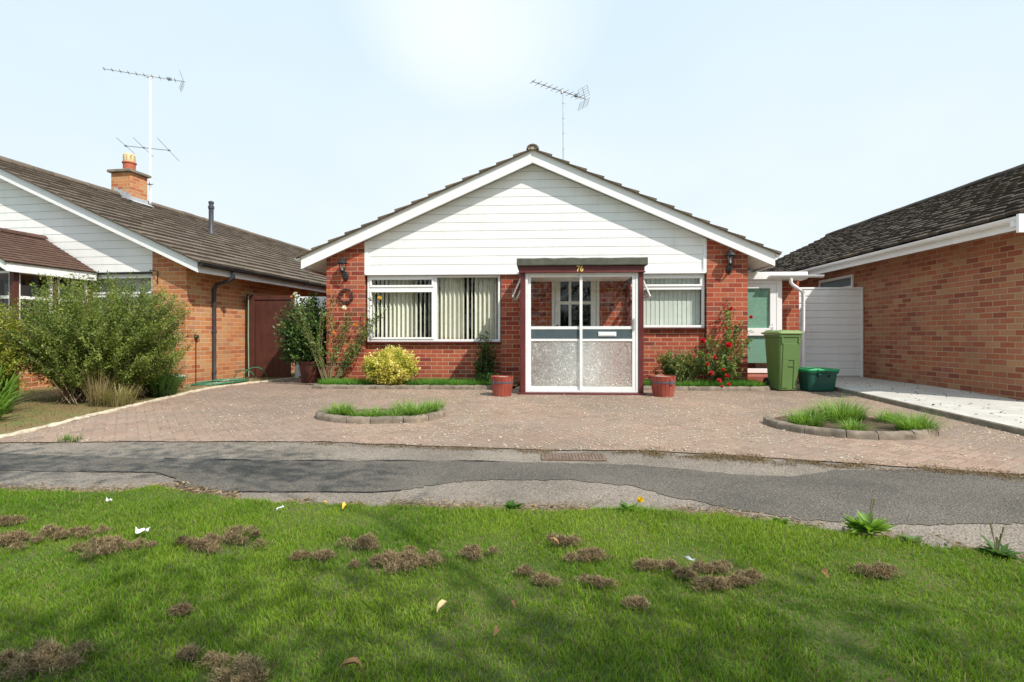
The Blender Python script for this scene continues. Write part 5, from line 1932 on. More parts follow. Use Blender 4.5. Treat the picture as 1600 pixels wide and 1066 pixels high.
def arc(cx, cy, rx, ry, a0, a1, n=40):
    return [(cx + rx * math.cos(R(a0 + (a1 - a0) * i / n)), cy + ry * math.sin(R(a0 + (a1 - a0) * i / n))) for i in range(n + 1)]


structure(sheet('island_bed', [(3.46 + .80 * math.cos(a / 32 * 2 * math.pi), 6.42 + .62 * math.sin(a / 32 * 2 * math.pi)) for a in range(32)], 0.022, 'soil'))
structure(sheet('island_bed', [(-2.01 + .66 * math.cos(a / 32 * 2 * math.pi), 6.84 + .44 * math.sin(a / 32 * 2 * math.pi)) for a in range(32)], 0.022, 'soil'))
kerb_line('island_edging', arc(3.46, 6.42, .83, .70, 165, 388), 'curved rough kerb round the right flower island on the driveway', rad=0.055, h=0.075, seed=6, seg=0.32)
kerb_line('island_edging', arc(-2.01, 6.84, .76, .50, 168, 378), 'curved rough kerb round the left flower island on the driveway', rad=0.055, h=0.075, seed=7, seg=0.30)

TR = [(2.95, 6.30, .30, .17, 300, 'wide grass tuft at the left end of the right island'), (3.50, 6.62, .42, .22, 420, 'tallest grass tuft, in the middle of the right island'),
      (3.32, 6.02, .20, .13, 150, 'low pale grass tuft at the front of the right island'), (4.02, 6.58, .24, .13, 170, 'thin grass tuft at the back right of the right island'),
      (3.95, 6.02, .32, .17, 360, 'spreading grass tuft at the right end of the right island'), (3.22, 6.72, .24, .12, 120, 'dark grass tuft at the back left of the right island'),
      (3.78, 6.80, .22, .10, 110, 'small grass tuft just right of the tallest on the right island')]
TL = [(-2.47, 6.68, .24, .14, 420, 'dense round grass tuft at the left end of the left island'), (-2.20, 6.55, .17, .10, 120, 'small thin grass tuft second from left on the left island'),
      (-2.00, 6.55, .19, .15, 260, 'pale low grass tuft in the middle of the left island'), (-1.74, 6.55, .18, .13, 180, 'sparse grass tuft at the front right of the left island'),
      (-1.50, 6.68, .27, .16, 330, 'spreading grass tuft at the right end of the left island'), (-1.36, 6.95, .28, .12, 220, 'upright grass tuft at the back right of the left island'),
      (-1.78, 7.05, .24, .13, 120, 'thin grass tuft at the back of the left island')]
for i, (x, y, h, r_, n_, lb) in enumerate(TR + TL):
    o = tuft('grass_tuft', (x, y, gz(y) + 0.02), n_, h * (.70 if x > 0 else .78), r_, 1.5, (0.13, 0.28, 0.04), (0.34, 0.52, 0.12), 0.009, 100 + i)
    tag(o, lb, 'grass tuft', 'grass tufts on the driveway islands')

# low grass along the foot of the house wall (stuff)
P = []
gr = np.random.default_rng(77)
for (x0, x1, y0, y1, n_) in ((-4.0, -3.0, 9.64, 10.1, 4200), (-2.3, -0.5, 9.64, 10.2, 7000), (2.35, 3.86, 9.66, 10.2, 6500), (1.75, 2.35, 9.66, 10.0, 1400), (-3.0, -2.3, 9.68, 10.1, 1500)):
    P.append(np.stack([gr.uniform(x0, x1, n_), gr.uniform(y0, y1, n_)], 1))
P = np.concatenate(P); n = len(P)
t = np.clip(hsh(P, 4, 2) + gr.normal(0, .2, n), 0, 1)[:, None]
bg_ = blades('bed_grass', np.column_stack([P, np.full(n, 0.043)]), gr.uniform(0.05, 0.15, n), gr.uniform(0.004, 0.007, n), 0.5, np.array([.07, .21, .025]) * (1 - t) + np.array([.17, .36, .05]) * t, 'grass_blade', seed=78)
bg_['kind'] = 'stuff'
tag(bg_, 'bright green grass filling the narrow beds along the house wall', 'grass')

# ================================================================== shrubs and climbers
g = np.random.default_rng(201)


def flower(root, loc, r, colr, petals, seed, name='flower', nrm=(0, -0.8, 0.5)):
    """small double bloom: rings of cupped petals"""
    gg = np.random.default_rng(seed)
    nv = np.array(nrm, float) + gg.normal(0, .25, 3); nv /= np.linalg.norm(nv)
    a = np.cross(nv, [0.3, 0.2, 1.0]); a /= np.linalg.norm(a); b = np.cross(nv, a)
    Ps, Ds = [], []
    for ring_, (k, op) in enumerate(((petals, 0.35), (petals - 2, 0.8), (max(3, petals - 4), 1.6))):
        for i in range(k):
            an = 2 * math.pi * i / k + ring_ * .5 + gg.normal(0, .12)
            Ds.append((a * math.cos(an) + b * math.sin(an)) + nv * op)
            Ps.append(np.zeros(3) + nv * 0.1 * r * ring_)
    Ps = np.array(Ps); Ds = np.array(Ds); n_ = len(Ps)
    cc = np.array(colr) * gg.uniform(.7, 1.15, (n_, 1))
    o = leaves_mesh(name, Ps, Ds, np.tile(nv, (n_, 1)), np.full(n_, r), np.full(n_, r * 0.95), np.clip(cc, 0, 1), 'petal', root, 0.12)
    o.location = loc
    return o


def leafball(name, label, cat, loc, c, r, n, base_r, nleaf, Ln, Wd, stops, seed, mat='leaf', start=.45, spread=.7, droop=0., jitter=.02, stem_r=.005, stem_mat='bark', surf=.5, zmin=.08, arch=.3, stem_every=2, group=None):
    gg = np.random.default_rng(seed)
    root = thing(name, label, cat, loc, group=group)
    ends = ellips(n, c, r, gg, surf, zmin)
    bases = np.stack([gg.normal(0, base_r, n), gg.normal(0, base_r, n), np.zeros(n)], 1)
    mids = (bases + ends) / 2 + np.stack([gg.normal(0, .06, n), gg.normal(0, .06, n), arch * np.abs(gg.normal(.6, .3, n))], 1)
    sprays(root, ends, mids, bases, nleaf, Ln, Wd, lerp_cols(stops), mat, seed + 1, start, droop, spread, jitter, stem_r, stem_mat, stem_every)
    return root


# big fine-leaved shrub in the left garden
GR = [(0.085, 0.125, 0.026), (0.165, 0.225, 0.046), (0.28, 0.34, 0.08), (0.43, 0.47, 0.14)]
bs = leafball('large_shrub', 'big feathery fine leaved green shrub overhanging the left garden', 'shrub', (-6.70, 8.0, -0.04), (0.0, 0.0, 1.08), (1.50, 0.95, 0.92), 1180, 0.18, 96, (.026, .052), (.011, .019), GR, 300, start=.42, spread=.62, jitter=.022, stem_r=.008, surf=.35, zmin=.12, arch=.10, stem_every=3)
leafball('ornamental_grass_shrub', 'small bushy green shrub in front of the pale bowl', 'shrub', (-6.30, 8.75, -0.03), (0.0, 0.0, 0.36), (0.50, 0.42, 0.34), 150, 0.10, 60, (.02, .04), (.008, .014), [(0.06, .11, .03), (.11, .19, .05), (.19, .28, .08)], 310, start=.35, spread=.6, surf=.3, zmin=.08, arch=.05)
leafball('golden_shrub', 'yellow green shrub at the far left edge', 'shrub', (-7.75, 7.2, -0.06), (0.0, 0.0, 0.85), (0.72, 0.5, 0.82), 330, 0.12, 60, (.03, .06), (.012, .022), [(.10, .15, .03), (.24, .28, .04), (.45, .42, .06)], 320, start=.4, spread=.6, surf=.3, zmin=.05, arch=.08)
st = tuft('straw_grass', (-6.22, 7.45, gz(7.4)), 150, 0.46, 0.13, 0.40, (0.30, 0.23, 0.11), (0.50, 0.40, 0.21), 0.008, 330, curl=.3)
tag(st, 'dry straw coloured ornamental grass in front of the big shrub', 'dry grass')
st2 = tuft('straw_grass', (-5.98, 7.50, gz(7.5)), 240, 0.30, 0.20, 0.8, (0.28, 0.26, 0.10), (0.50, 0.42, 0.20), 0.010, 331, curl=.5)
tag(st2, 'short half green dry grass beside the tall straw clump', 'dry grass')
st3 = tuft('green_grass_clump', (-5.98, 8.45, gz(8.4)), 420, 0.42, 0.18, 0.7, (0.07, 0.16, 0.03), (0.17, 0.30, 0.07), 0.012, 332, curl=.5)
tag(st3, 'green grassy clump at the drive edge below the big shrub', 'grass clump')
sp = tuft('strap_leaf_plant', (-6.55, 6.10, gz(6.1)), 120, 0.50, 0.18, 1.0, (0.13, 0.27, 0.035), (0.30, 0.46, 0.09), 0.042, 340, curl=.9)
tag(sp, 'lime green strap leaved plant at the front left corner', 'plant')
sp = tuft('strap_leaf_plant', (-7.05, 6.70, gz(6.7)), 110, 0.60, 0.20, 0.8, (0.10, 0.22, 0.03), (0.24, 0.38, 0.08), 0.040, 341, curl=.7)
tag(sp, 'taller strap leaved plant behind the front left corner clump', 'plant')

# laurel in the big pot, left of the front pier
LA_ = [(0.025, 0.06, 0.014), (0.055, 0.115, 0.028), (0.11, 0.19, 0.045), (0.20, 0.29, 0.075)]
lau = leafball('laurel_bush', 'glossy dark green laurel bush growing in the big brown pot', 'shrub', (-4.55, 10.78, 0.38), (-0.06, -0.05, 0.66), (0.74, 0.44, 0.80), 560, 0.06, 28, (.05, .10), (.022, .040), LA_, 400, mat='glossy_leaf', start=.35, spread=.65, jitter=.02, stem_r=.007, surf=.35, zmin=-.12, arch=.12)
# yellow variegated euonymus
leafball('variegated_shrub', 'rounded yellow variegated shrub under the large front window', 'shrub', (-2.69, 9.76, 0.03), (0.0, 0.0, 0.36), (0.54, 0.36, 0.38), 480, 0.10, 34, (.026, .048), (.017, .030), [(0.24, 0.30, 0.05), (0.66, 0.60, 0.13), (0.82, 0.74, 0.24), (0.90, 0.86, 0.50)], 410, start=.55, spread=.75, jitter=.015, surf=.55, zmin=.05, arch=.05, stem_every=6)
# climber by the window
leafball('young_climber', 'slender dark leaved climber below the right end of the large window', 'climber', (-1.05, 10.22, 0.04), (0.0, 0.02, 0.50), (0.22, 0.10, 0.50), 46, 0.04, 20, (.045, .085), (.03, .05), [(.03, .07, .02), (.06, .12, .03), (.11, .19, .05)], 420, start=.3, spread=.75, surf=.2, zmin=.05, arch=.05)
leafball('low_weed', 'low leafy weed at the foot of the wall by the left tub', 'weed', (-0.95, 9.92, 0.04), (0.0, 0.0, 0.14), (0.30, 0.16, 0.14), 50, 0.10, 16, (.03, .06), (.015, .03), [(.04, .10, .025), (.08, .17, .04)], 425, start=.3, spread=.7, surf=.3, zmin=.03, arch=.04)

# climbing rose on the left pier: few long bare canes with leaves and pale blooms near the tips


def rose(name, label, loc, canes, nleaf, stops, seed, fl, start=.35, stem_r=.008, Ln=(.035, .06), Wd=(.022, .038)):
    root = thing(name, label, 'rose', loc)
    gg = np.random.default_rng(seed)
    E, M, B = [], [], []
    for (b, m, e, k) in canes:
        for j in range(k):
            jj = 0 if j == 0 else 1
            E.append(np.array(e) + jj * gg.normal(0, .11, 3) * np.array([1, .5, 1])); M.append(np.array(m) + jj * gg.normal(0, .05, 3)); B.append(np.array(b) + jj * gg.normal(0, .015, 3) * np.array([1, 1, 0]))
    sprays(root, np.array(E), np.array(M), np.array(B), nleaf, Ln, Wd, lerp_cols(stops), 'leaf', seed + 1, start, 0.0, .72, .03, stem_r, 'cane', 1)
    for i, (x, y, z, r, c, nm) in enumerate(fl):
        flower(root, (x, y, z), r, c, 8, seed + 10 + i, nm)
    return root


RG = [(0.06, 0.10, 0.025), (0.12, 0.19, 0.045), (0.21, 0.28, 0.07), (0.30, 0.36, 0.10)]
WHT, ORG, RDD, YEL = (.85, .80, .70), (.80, .33, .04), (.55, .012, .02), (.80, .55, .08)
rose('climbing_rose', 'leggy climbing rose with pale and orange blooms against left brick pier', (-3.95, 9.98, 0.03),
     [((0, 0, 0), (-0.05, 0, .55), (-0.55, -.12, 1.25), 3), ((0.02, 0, 0), (-0.25, 0, .5), (-0.12, 0.1, 1.35), 4), ((-.04, 0, 0), (-.2, -.05, .6), (-.55, -.05, 1.55), 3),
      ((0.05, 0, 0), (.12, .1, .7), (.30, .22, 1.30), 4), ((0.08, 0, 0), (.42, .12, .5), (.74, .2, 1.25), 5), ((0.1, 0, 0), (.45, .15, .7), (.98, .16, 1.48), 4), ((0.1, 0, 0), (.3, .1, .25), (.42, .12, .75), 3), ((.04, 0, 0), (.1, .1, .6), (.02, .2, 1.62), 3)], 44, RG, 440,
     [(-.52, -.12, 1.66, .055, WHT, 'pale_bloom'), (.28, .14, 1.42, .055, WHT, 'pale_bloom'), (.48, .16, 1.10, .045, ORG, 'orange_bloom'), (-.02, .14, 1.74, .04, ORG, 'orange_bloom'), (.96, .10, 1.60, .045, YEL, 'yellow_bloom'), (-.60, -.12, 1.62, .03, ORG, 'orange_bloom'), (.1, .12, .95, .035, ORG, 'orange_bloom')], start=.28, stem_r=.0065, Ln=(.04, .07), Wd=(.026, .044))
rose('red_rose_bush', 'red flowering rose bush in front of the right brick pier', (3.22, 9.98, 0.04),
     [((0, 0, 0), (-.1, 0, .4), (-.32, -.1, .78), 5), ((0, 0, 0), (.05, 0, .5), (.10, -.05, .90), 5), ((0.05, 0, 0), (.2, .05, .6), (.34, .12, 1.05), 4), ((0, 0, 0), (.1, .05, .7), (.20, .15, 1.38), 5), ((0, 0, 0), (-.3, -.15, .3), (-.42, -.25, .42), 6), ((0, 0, 0), (-.1, -.25, .3), (-.02, -.3, .34), 5), ((0.05, 0, 0), (.3, 0, .45), (.42, .05, .82), 4), ((0, 0, 0), (-.05, -.1, .25), (.18, -.2, .5), 7)], 56, RG, 460,
     [(-.40, -.2, .80, .062, RDD, 'red_bloom'), (.06, -.15, .72, .070, RDD, 'red_bloom'), (.12, -.1, 1.36, .045, RDD, 'red_bloom'), (.10, -.12, .48, .05, RDD, 'red_bloom'), (-.30, -.36, .24, .055, (.62, .03, .05), 'red_bloom'), (-.18, -.40, .12, .05, (.62, .03, .05), 'red_bloom'), (-.05, -.42, .20, .045, RDD, 'red_bloom'), (-.36, -.34, .40, .04, RDD, 'red_bloom'), (-.12, -.4, .30, .04, RDD, 'red_bloom'), (.50, .0, 1.22, .04, RDD, 'red_bloom'), (-.22, -.3, .52, .035, RDD, 'red_bloom'), (.0, -.2, 1.02, .04, RDD, 'red_bloom'), (-.02, -.4, .06, .04, (.62, .03, .05), 'red_bloom'), (-.14, -.42, .02, .035, (.62, .03, .05), 'red_bloom')], start=.25, Ln=(.04, .065), Wd=(.026, .044))
leafball('flowering_shrub', 'pale green bushy shrub with small red flowers behind the right tub', 'shrub', (2.48, 9.98, 0.04), (0.0, 0.0, 0.40), (0.52, 0.26, 0.30), 190, 0.12, 40, (.03, .055), (.016, .03), [(.07, .11, .03), (.16, .22, .06), (.28, .33, .11), (.22, .05, .04)], 480, start=.35, spread=.7, surf=.3, zmin=.06, arch=.06, stem_mat='cane')

# rosettes of weeds along the path edge


def rosette(name, label, loc, n, L, wd, seed, stops, up=.5, spikes=0, group=None):
    gg = np.random.default_rng(seed)
    root = thing(name, label, 'weed', loc, group=group)
    az = gg.random(n) * 2 * np.pi
    el = np.abs(gg.normal(up, .3, n))
    D = np.stack([np.cos(az), np.sin(az), el], 1)
    P = gg.normal(0, L * .08, (n, 3)) * np.array([1, 1, 0])
    c = lerp_cols(stops)(P + D * .1, gg)
    leaves_mesh('leaves', P, D, np.tile([0, 0, 1.0], (n, 1)) - D * .1, gg.uniform(.55, 1.0, n) * L, gg.uniform(.7, 1.1, n) * wd, c, 'leaf', root, .25)
    if spikes:
        m = MB()
        for i in range(spikes):
            a = gg.random() * 6.28; h = L * gg.uniform(.8, 1.4)
            x_, y_ = math.cos(a) * L * .25, math.sin(a) * L * .25
            m.tube([(0, 0, 0), (x_ * .6, y_ * .6, h * .6), (x_, y_, h)], [.002, .002, .0045], 5)
        m.build('flower_spikes', 'cane', root)
    return root


WG = [(0.09, 0.19, 0.03), (0.19, 0.33, 0.06), (0.33, 0.46, 0.12)]
zl_ = -0.10
rosette('plantain_weed', 'big bright leafy weed on the lawn edge towards the right', (1.70, 2.97, zl_), 80, .15, .045, 500, [(0.13, 0.26, 0.04), (0.27, 0.44, 0.08), (0.42, 0.58, 0.16)], .8, 2)
rosette('plantain_weed', 'leafy weed with flower spikes at the far right lawn edge', (2.14, 2.70, zl_), 54, .11, .036, 501, [(0.06, .13, .03), (.12, .22, .05)], .3, 5)
rosette('clover_weed', 'small grey green weed right of the bright leafy one', (1.86, 2.86, zl_), 26, .08, .03, 502, [(.16, .24, .10), (.28, .36, .18)], .3)
rosette('dandelion', 'dandelion with yellow bloom on the lawn edge below the drain cover', (0.52, 3.27, zl_), 40, .10, .028, 503, WG, .4)
rosette('clover_weed', 'dark green weed on the lawn edge left of the dandelion', (-0.17, 3.28, zl_), 40, .08, .028, 504, [(.05, .13, .02), (.10, .22, .04)], .5)
rosette('clover_weed', 'low weed on the bare earth left of the bright leafy weed', (1.33, 3.13, zl_ - .01), 36, .07, .028, 505, [(.08, .17, .03), (.16, .27, .06)], .3)
tf = tuft('grass_tuft', (-4.70, 5.26, gz(5.2)), 90, .07, .10, .8, (.12, .24, .04), (.24, .34, .08), .006, 510)
tag(tf, 'tiny grass tuft growing in the driveway joint at left', 'grass tuft')
dn = bpy.data.objects['dandelion']
flower(dn, (0.06, -0.02, 0.07), .022, (.85, .60, .02), 10, 515, 'yellow_bloom', (0, -.3, 1))

# ================================================================== dead grass clumps on the lawn
TLAB = ['widest dead grass heap on the lawn, centre left', 'broad crumbly dead grass heap below the left island', 'dead grass heap right of the white crumpled paper', 'long brown dead grass patch at the left edge', 'thin dead grass patch behind the long left edge patch', 'highest dead grass scrap at the left edge of the lawn',
        'flat dead grass clump between the two broad heaps', 'dark round dead grass clump right of the broad crumbly heap', 'dead grass clump below the drain cover, upper of two', 'dead grass clump below the drain cover, lower of two', 'round dead grass clump right of centre, leftmost of its scatter', 'small dead grass ball second in the right of centre scatter',
        'dead grass clump lowest left in the right of centre scatter', 'dead grass clump beside the pale feather', 'small dead grass clump right of the pale feather', 'front dead grass clump in the middle of the scatter', 'front dead grass clump second in the middle of the scatter', 'front dead grass clump at the right of the scatter',
        'small dead grass clump in mid lawn, left one', 'small dead grass clump in mid lawn, right one', 'single dead grass ball nearest the camera right of centre', 'lone dark dead grass clump on the right side of the lawn', 'large shaded dead grass heap at bottom left corner', 'pale straw heap at the bottom of the lawn',
        'small shaded dead grass bit between the two bottom heaps', 'faint dead grass bit on the open lawn at left', 'small dead grass bit right of the widest heap, left one', 'small dead grass bit right of the widest heap, right one', 'tiny dead grass bit in the mid lawn']
for (x, y, r_, i) in THATCH:
    r_ *= .74 if r_ > .1 else .8
    gg = np.random.default_rng(600 + i)
    n = int(2600 * (r_ / .12) ** 1.3) if r_ > .05 else 700
    n = min(n, 5200)
    # lumpy mound: several overlapping small heaps
    k = max(4, int(r_ * 90))
    cx = gg.normal(0, r_ * .48, k); cy = gg.normal(0, r_ * .24, k); cr = np.minimum(r_ * .5, gg.uniform(.018, .045, k))
    w_ = gg.integers(0, k, n)
    P = np.stack([cx[w_] + gg.normal(0, 1, n) * cr[w_] * .55, cy[w_] + gg.normal(0, 1, n) * cr[w_] * .5, np.zeros(n)], 1)
    hh = np.zeros(n)
    for a_, b_2, c_2 in zip(cx, cy, cr):
        hh = np.maximum(hh, 0.95 * c_2 * np.exp(-((P[:, 0] - a_) ** 2 + (P[:, 1] - b_2) ** 2) / (c_2 * .8) ** 2))
    P[:, 2] = np.minimum(hh, .036) * gg.uniform(.2, 1.0, n) + 0.012
    t = gg.random(n)[:, None]
    pale = .25 if i == 23 else 0.0
    cc = np.array([.13, .088, .05]) * (1 - t) + np.array([.44 + pale * .5, .325 + pale * .4, .185 + pale * .2]) * t
    o = blades('dead_grass_clump', P, gg.uniform(.010, .026, n), gg.uniform(.0018, .0038, n), 2.2, cc, 'dead_grass', curl=1.2, seed=700 + i)
    o.location = (x, y, -0.095)
    tag(o, TLAB[i], 'dead grass', 'dead grass clumps on the lawn')

# litter and fallen leaves


def scrap(name, label, cat, loc, size, mat, seed, rz=0.0, tall=.4, group=None):
    """crumpled sheet"""
    gg = random.Random(seed)
    m = MB(); n_ = 5
    vs = [((i / (n_ - 1) - .5) * size[0] + gg.gauss(0, size[0] * .05), (j / (n_ - 1) - .5) * size[1] + gg.gauss(0, size[1] * .05), abs(gg.gauss(0, tall)) * min(size)) for j in range(n_) for i in range(n_)]
    m.add(vs, [(j * n_ + i, j * n_ + i + 1, (j + 1) * n_ + i + 1, (j + 1) * n_ + i) for j in range(n_ - 1) for i in range(n_ - 1)])
    o = m.build(name, mat)
    o.location = loc; o.rotation_euler = (0, 0, rz)
    tag(o, label, cat, group)
    return o


def leaf_fallen(label, loc, L, wd, mat, seed, rz):
    gg = random.Random(seed)
    m = MB(); n_ = 6; vs = []
    for i in range(n_ + 1):
        t_ = i / n_; hw = wd * math.sin(math.pi * min(1, t_ * .92 + .06)) / 2
        z = .018 * math.sin(t_ * 3.0) + gg.gauss(0, .002)
        vs += [((t_ - .5) * L, -hw, z + hw * .7), ((t_ - .5) * L, 0, z), ((t_ - .5) * L, hw, z + hw * .9)]
    fs = []
    for i in range(n_): fs += [(3 * i, 3 * i + 3, 3 * i + 4, 3 * i + 1), (3 * i + 1, 3 * i + 4, 3 * i + 5, 3 * i + 2)]
    m.add(vs, fs)
    o = m.build('fallen_leaf', mat, smooth=True)
    o.location = loc; o.rotation_euler = (R(gg.uniform(-25, 25)), R(gg.uniform(-20, 10)), rz)
    tag(o, label, 'leaf', 'fallen leaves on the lawn')


zg = -0.065
scrap('crumpled_paper', 'white crumpled paper lying on the left of the lawn', 'paper', (-2.02, 2.69, zg), (.055, .035), 'paper', 1, .2)
scrap('paper_scrap', 'small white paper scrap at the lawn edge on the left', 'paper', (-2.60, 3.19, zg), (.03, .02), 'paper', 2, 1.0)
scrap('feather', 'thin curled white feather at the lawn edge', 'feather', (-1.50, 3.10, zg), (.007, .05), 'paper', 3, -.5, .9)
scrap('feather', 'slim pale feather stuck in the dead grass right of centre', 'feather', (0.66, 2.49, zg), (.06, .006), 'paper', 4, 2.3, 1.2)
leaf_fallen('yellow leaf on the path edge, left of the two', (-1.33, 3.33, -.115), .035, .025, 'yellow_petal', 11, .3)
leaf_fallen('orange yellow leaf at the grass edge, right of the two', (-1.14, 3.15, -.07), .04, .03, 'yellow_petal', 12, 1.2)
leaf_fallen('curled tan leaf in the mid lawn', (-0.36, 2.0, zg), .055, .022, 'straw_leaf', 13, .9)
leaf_fallen('large brown leaf at the bottom edge of the lawn', (-0.56, 1.60, zg + .01), .07, .03, 'dry_leaf', 14, .1)
leaf_fallen('small rust leaf right of the bottom centre', (-0.15, 1.83, zg), .035, .022, 'dry_leaf', 15, 1.2)
leaf_fallen('tiny rust leaf above the bottom centre one', (-0.09, 2.03, zg), .03, .018, 'dry_leaf', 16, 1.5)
leaf_fallen('orange brown leaf on the right of the lawn', (1.18, 2.36, zg), .04, .03, 'dry_leaf', 17, 2.)
leaf_fallen('orange leaf beside the upper dead grass clump below the drain cover', (0.06, 2.66, zg), .06, .018, 'dry_leaf', 18, 2.8)
leaf_fallen('long dry leaf on the path left of the lawn tip', (-2.50, 3.72, -.118), .10, .028, 'straw_leaf', 19, .15)

# drain cover in the path
dc = thing('drain_cover', 'rusty rectangular iron drain cover set in the path', 'drain cover', (0.28, 4.81, -0.128))
mb = MB()
mb.box(-.275, .275, -.13, -.105, 0, .012); mb.box(-.275, .275, .105, .13, 0, .012); mb.box(-.275, -.25, -.105, .105, 0, .012); mb.box(.25, .275, -.105, .105, 0, .012)
mb.box(-.249, .249, -.104, .104, 0, .008)
for k in range(17):
    x = -.235 + k * .0285
    mb.box(x, x + .016, -.098, .098, .0081, .013)
mb.build('cover', 'rust', dc, bevel=0.002)

# scattered small stuff: petals and grit on the drive, moss and bark crumbs in the joint, leaf bits on the pale path


def scatter(name, label, cat, XY, Zf, size, cols, mat, seed, flat=.35, aspect=(.4, .9)):
    gg = np.random.default_rng(seed)
    n_ = len(XY)
    az = gg.random(n_) * 6.283
    D = np.stack([np.cos(az), np.sin(az), gg.normal(0, flat, n_)], 1)
    P = np.column_stack([XY, Zf])
    Nn = np.tile([0, 0, 1.0], (n_, 1)) + gg.normal(0, flat, (n_, 3))
    L = gg.uniform(size[0], size[1], n_)
    t_ = gg.random(n_)[:, None]
    c = np.array(cols[0]) * (1 - t_) + np.array(cols[1]) * t_
    o = leaves_mesh(name, P, D, Nn, L, L * gg.uniform(aspect[0], aspect[1], n_), c, mat)
    o['kind'] = 'stuff'
    tag(o, label, cat)
    return o


gz_v = np.vectorize(gz)
gg = np.random.default_rng(900)
XY = np.stack([gg.uniform(-5.6, 6.5, 26000), gg.uniform(3.6, 9.5, 26000)], 1)
XY = XY[pts_in_poly(XY, drive)]
dens = hsh(XY, .8, 41) * .6 + hsh(XY, 3, 42) * .4
XY = XY[gg.random(len(XY)) < np.clip((dens - .30) * 2.2, .03, 1) * np.where(XY[:, 0] > -3, 1, .5)]
scatter('fallen_petals', 'pale petals and chips scattered over the driveway', 'petals', XY, gz_v(XY[:, 1]) + .004, (.012, .034), [(.50, .42, .35), (.85, .80, .74)], 'petal', 901, .12)
df_ = np.array(drive_front)
XY = []
for i in range(len(df_) - 1):
    p, q = df_[i], df_[i + 1]
    wgt = {True: 6000, False: 1500}[bool(p[0] > .3 and p[0] < 3.0)]
    if p[0] < -3 or p[0] > 4: wgt = 300
    t_ = gg.random(wgt)[:, None]
    XY.append(p * (1 - t_) + q * t_ + np.stack([gg.normal(0, .03, wgt), gg.normal(-.06, .05 if wgt < 3000 else .10, wgt)], 1))
XY = np.concatenate(XY)
XY = XY[(hsh(XY, 2.2, 51) * .5 + hsh(XY, 7, 52) * .5 + gg.normal(0, .08, len(XY))) > .42]
scatter('moss_crumbs', 'brown moss and leaf crumbs along the joint between driveway and path', 'leaf litter', XY, gz_v(XY[:, 1]) + gg.uniform(-.006, .003, len(XY)), (.006, .019), [(.085, .055, .03), (.30, .21, .115)], 'dead_grass', 902, .25)
ge = np.array(grass_edge)
XY = []
for i in range(2, len(ge) - 2):
    p, q = ge[i], ge[i + 1]
    wgt = int(1500 * np.linalg.norm(q - p))
    t_ = gg.random(wgt)[:, None]
    XY.append(p * (1 - t_) + q * t_ + np.stack([gg.normal(0, .03, wgt), gg.normal(.05, .07, wgt)], 1))
XY = np.concatenate(XY)
XY = XY[(hsh(XY, 1.7, 61) * .6 + hsh(XY, 6, 62) * .4 + .12 * (XY[:, 0] > .5)) > .48]
scatter('dead_grass_bits', 'dry grass bits and earth crumbs along the lawn edge', 'dry grass', XY, np.full(len(XY), -.118) + gg.uniform(0, .012, len(XY)), (.012, .045), [(.12, .08, .045), (.42, .31, .19)], 'dead_grass', 903, .3, (.12, .4))
XY = np.stack([gg.uniform(5.1, 6.65, 150), gg.uniform(6.2, 11.6, 150)], 1)
scatter('leaf_bits', 'dark leaf bits dropped on the pale side path', 'leaf litter', XY, gz_v(XY[:, 1]) + .072, (.015, .055), [(.02, .016, .012), (.12, .08, .04)], 'dead_grass', 904, .4, (.2, .7))
XY = np.stack([gg.uniform(-6.6, -5.95, 700), gg.uniform(9.4, 11.9, 700)], 1)
scatter('pale_gravel', 'pale gravel and chips along the foot of the orange wall', 'gravel', XY, np.full(700, .006), (.015, .035), [(.35, .29, .21), (.62, .54, .42)], 'petal', 905, .4, (.5, .9))
n = 9000
XY = np.stack([gg.uniform(-12, -5.75, n), gg.uniform(5.3, 9.8, n)], 1)
XY = XY[pts_in_poly(XY, [(-5.62, 5.4), (-5.70, 6.5), (-5.88, 8.1), (-5.95, 9.5), (-6.75, 9.9), (-12, 9.9), (-12, 5.4)])]
n = len(XY); t = np.clip(hsh(XY, 1.6, 71) + gg.normal(0, .2, n), 0, 1)[:, None]
bgr = blades('garden_grass', np.column_stack([XY, gz_v(XY[:, 1])]), gg.uniform(.02, .06, n), gg.uniform(.003, .006, n), .7, np.array([.20, .14, .06]) * (1 - t) + np.array([.12, .20, .04]) * t, 'grass_blade', seed=906)
bgr['kind'] = 'stuff'
tag(bgr, 'patchy short grass and moss under the left garden shrubs', 'grass')

# ================================================================== tree beside the viewpoint that shades the front of the lawn
gg = np.random.default_rng(950)
tree = thing('broadleaf_tree', 'tall broadleaf tree standing on the grass outside the picture, shading the lawn', 'tree', (4.6, -3.4, -0.1))
mb = MB()
mb.tube([(0, 0, 0), (0.05, .02, 1.2), (-.05, .05, 2.6), (-.1, .1, 4.0)], [.22, .18, .15, .10], 12)
for k in range(14):
    a = k * 2.4; L = 1.5 + .9 * gg.random()
    z0 = 2.4 + .12 * k
    mb.tube([(-.05, .05, z0), (-.05 + .5 * L * math.cos(a), .05 + .4 * L * math.sin(a), z0 + .7), (-.4 + 1.25 * L * math.cos(a), .4 + .75 * L * math.sin(a), z0 + 1.4 + .3 * gg.random())], [.06, .04, .015], 8)
mb.build('trunk', 'bark', tree, smooth=True)
n = 430
C_ = ellips(n, (-1.5, .70, 5.1), (4.6, 1.75, 1.2), gg, .05)
k = 46
P = np.repeat(C_, k, axis=0) + gg.normal(0, .24, (n * k, 3))
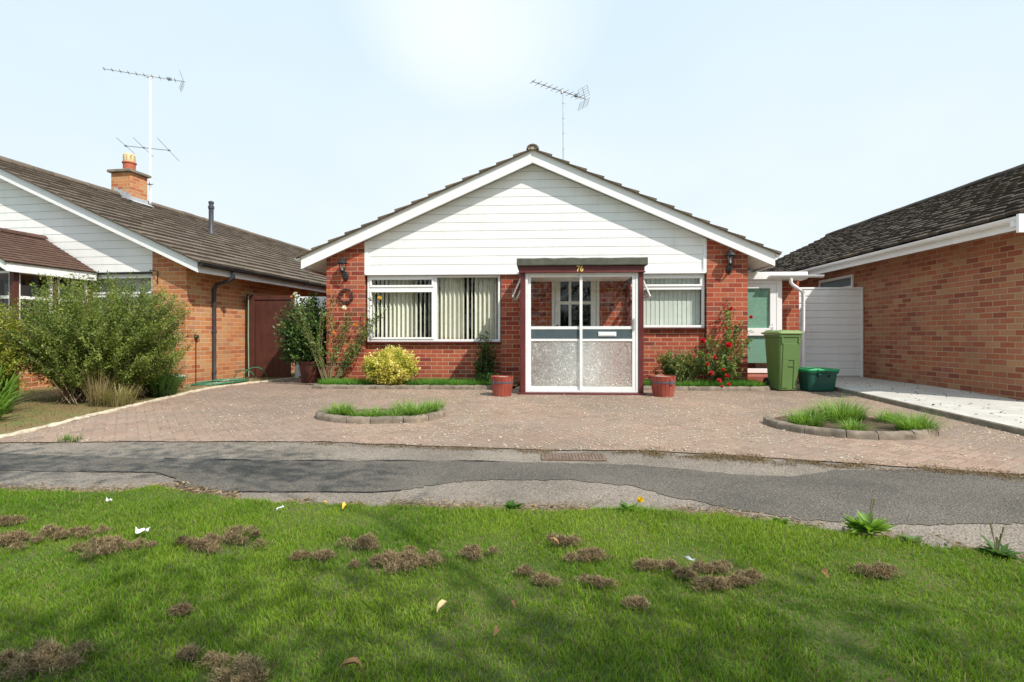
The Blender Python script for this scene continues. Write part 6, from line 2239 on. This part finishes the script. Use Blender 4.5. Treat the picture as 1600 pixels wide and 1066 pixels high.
D = gg.normal(0, 1, (n * k, 3)) + np.array([0, 0, -.3])
cc = lerp_cols([(.03, .06, .015), (.06, .11, .025), (.10, .17, .04)])(P, gg)
E_ = np.concatenate([np.stack([gg.normal(-3.6, .75, 26), gg.normal(4.3, .22, 26), gg.normal(5.9, .25, 26)], 1), np.stack([gg.normal(-5.4, .5, 12), gg.normal(4.0, .2, 12), gg.normal(6.0, .2, 12)], 1)])
PE = np.repeat(E_, 30, axis=0) + gg.normal(0, .15, (len(E_) * 30, 3))
P = np.concatenate([P, PE]); n2_ = len(PE)
D = np.concatenate([D, gg.normal(0, 1, (n2_, 3))]); cc = np.concatenate([cc, cc[:n2_]])
mb = MB()
mb.tube([(-.1, .1, 3.9), (-.7, 1.6, 5.0), (-1.8, 3.1, 5.6), (-3.4, 4.1, 5.9), (-5.3, 4.2, 6.05)], [.035, .024, .018, .012, .006], 8)
mb.tube([(-1.8, 3.1, 5.6), (-1.5, 3.8, 5.8), (-1.3, 4.3, 5.9)], [.014, .010, .005], 6)
mb.build('branch', 'bark', tree, smooth=True)
leaves_mesh('crown', P, D, gg.normal(0, .6, (len(P), 3)) + np.array([0, 0, 1.]), gg.uniform(.07, .13, len(P)), gg.uniform(.05, .08, len(P)), cc, 'leaf', tree)

n = 330  # hedge out of view, added so the window glass reflects dark foliage
C_ = np.stack([gg.uniform(-22, 22, n), gg.normal(-20, .8, n), gg.uniform(.3, 5.4, n)], 1)
C_[:, 2] *= .7 + .5 * hsh(C_[:, :1] * np.array([[1, 0.]]) + 3., .35, 77)
k = 26
P = np.repeat(C_, k, axis=0) + gg.normal(0, .45, (n * k, 3))
hd = thing('reflected_hedge', 'unseen dark hedge added opposite the bungalows to darken window reflections', 'hedge', (0, 0, -.1))
leaves_mesh('foliage', P, gg.normal(0, 1, (n * k, 3)), gg.normal(0, 1, (n * k, 3)), gg.uniform(.25, .5, n * k), gg.uniform(.18, .32, n * k), lerp_cols([(.02, .035, .012), (.045, .07, .02), (.07, .11, .03)])(P, gg), 'leaf', hd)
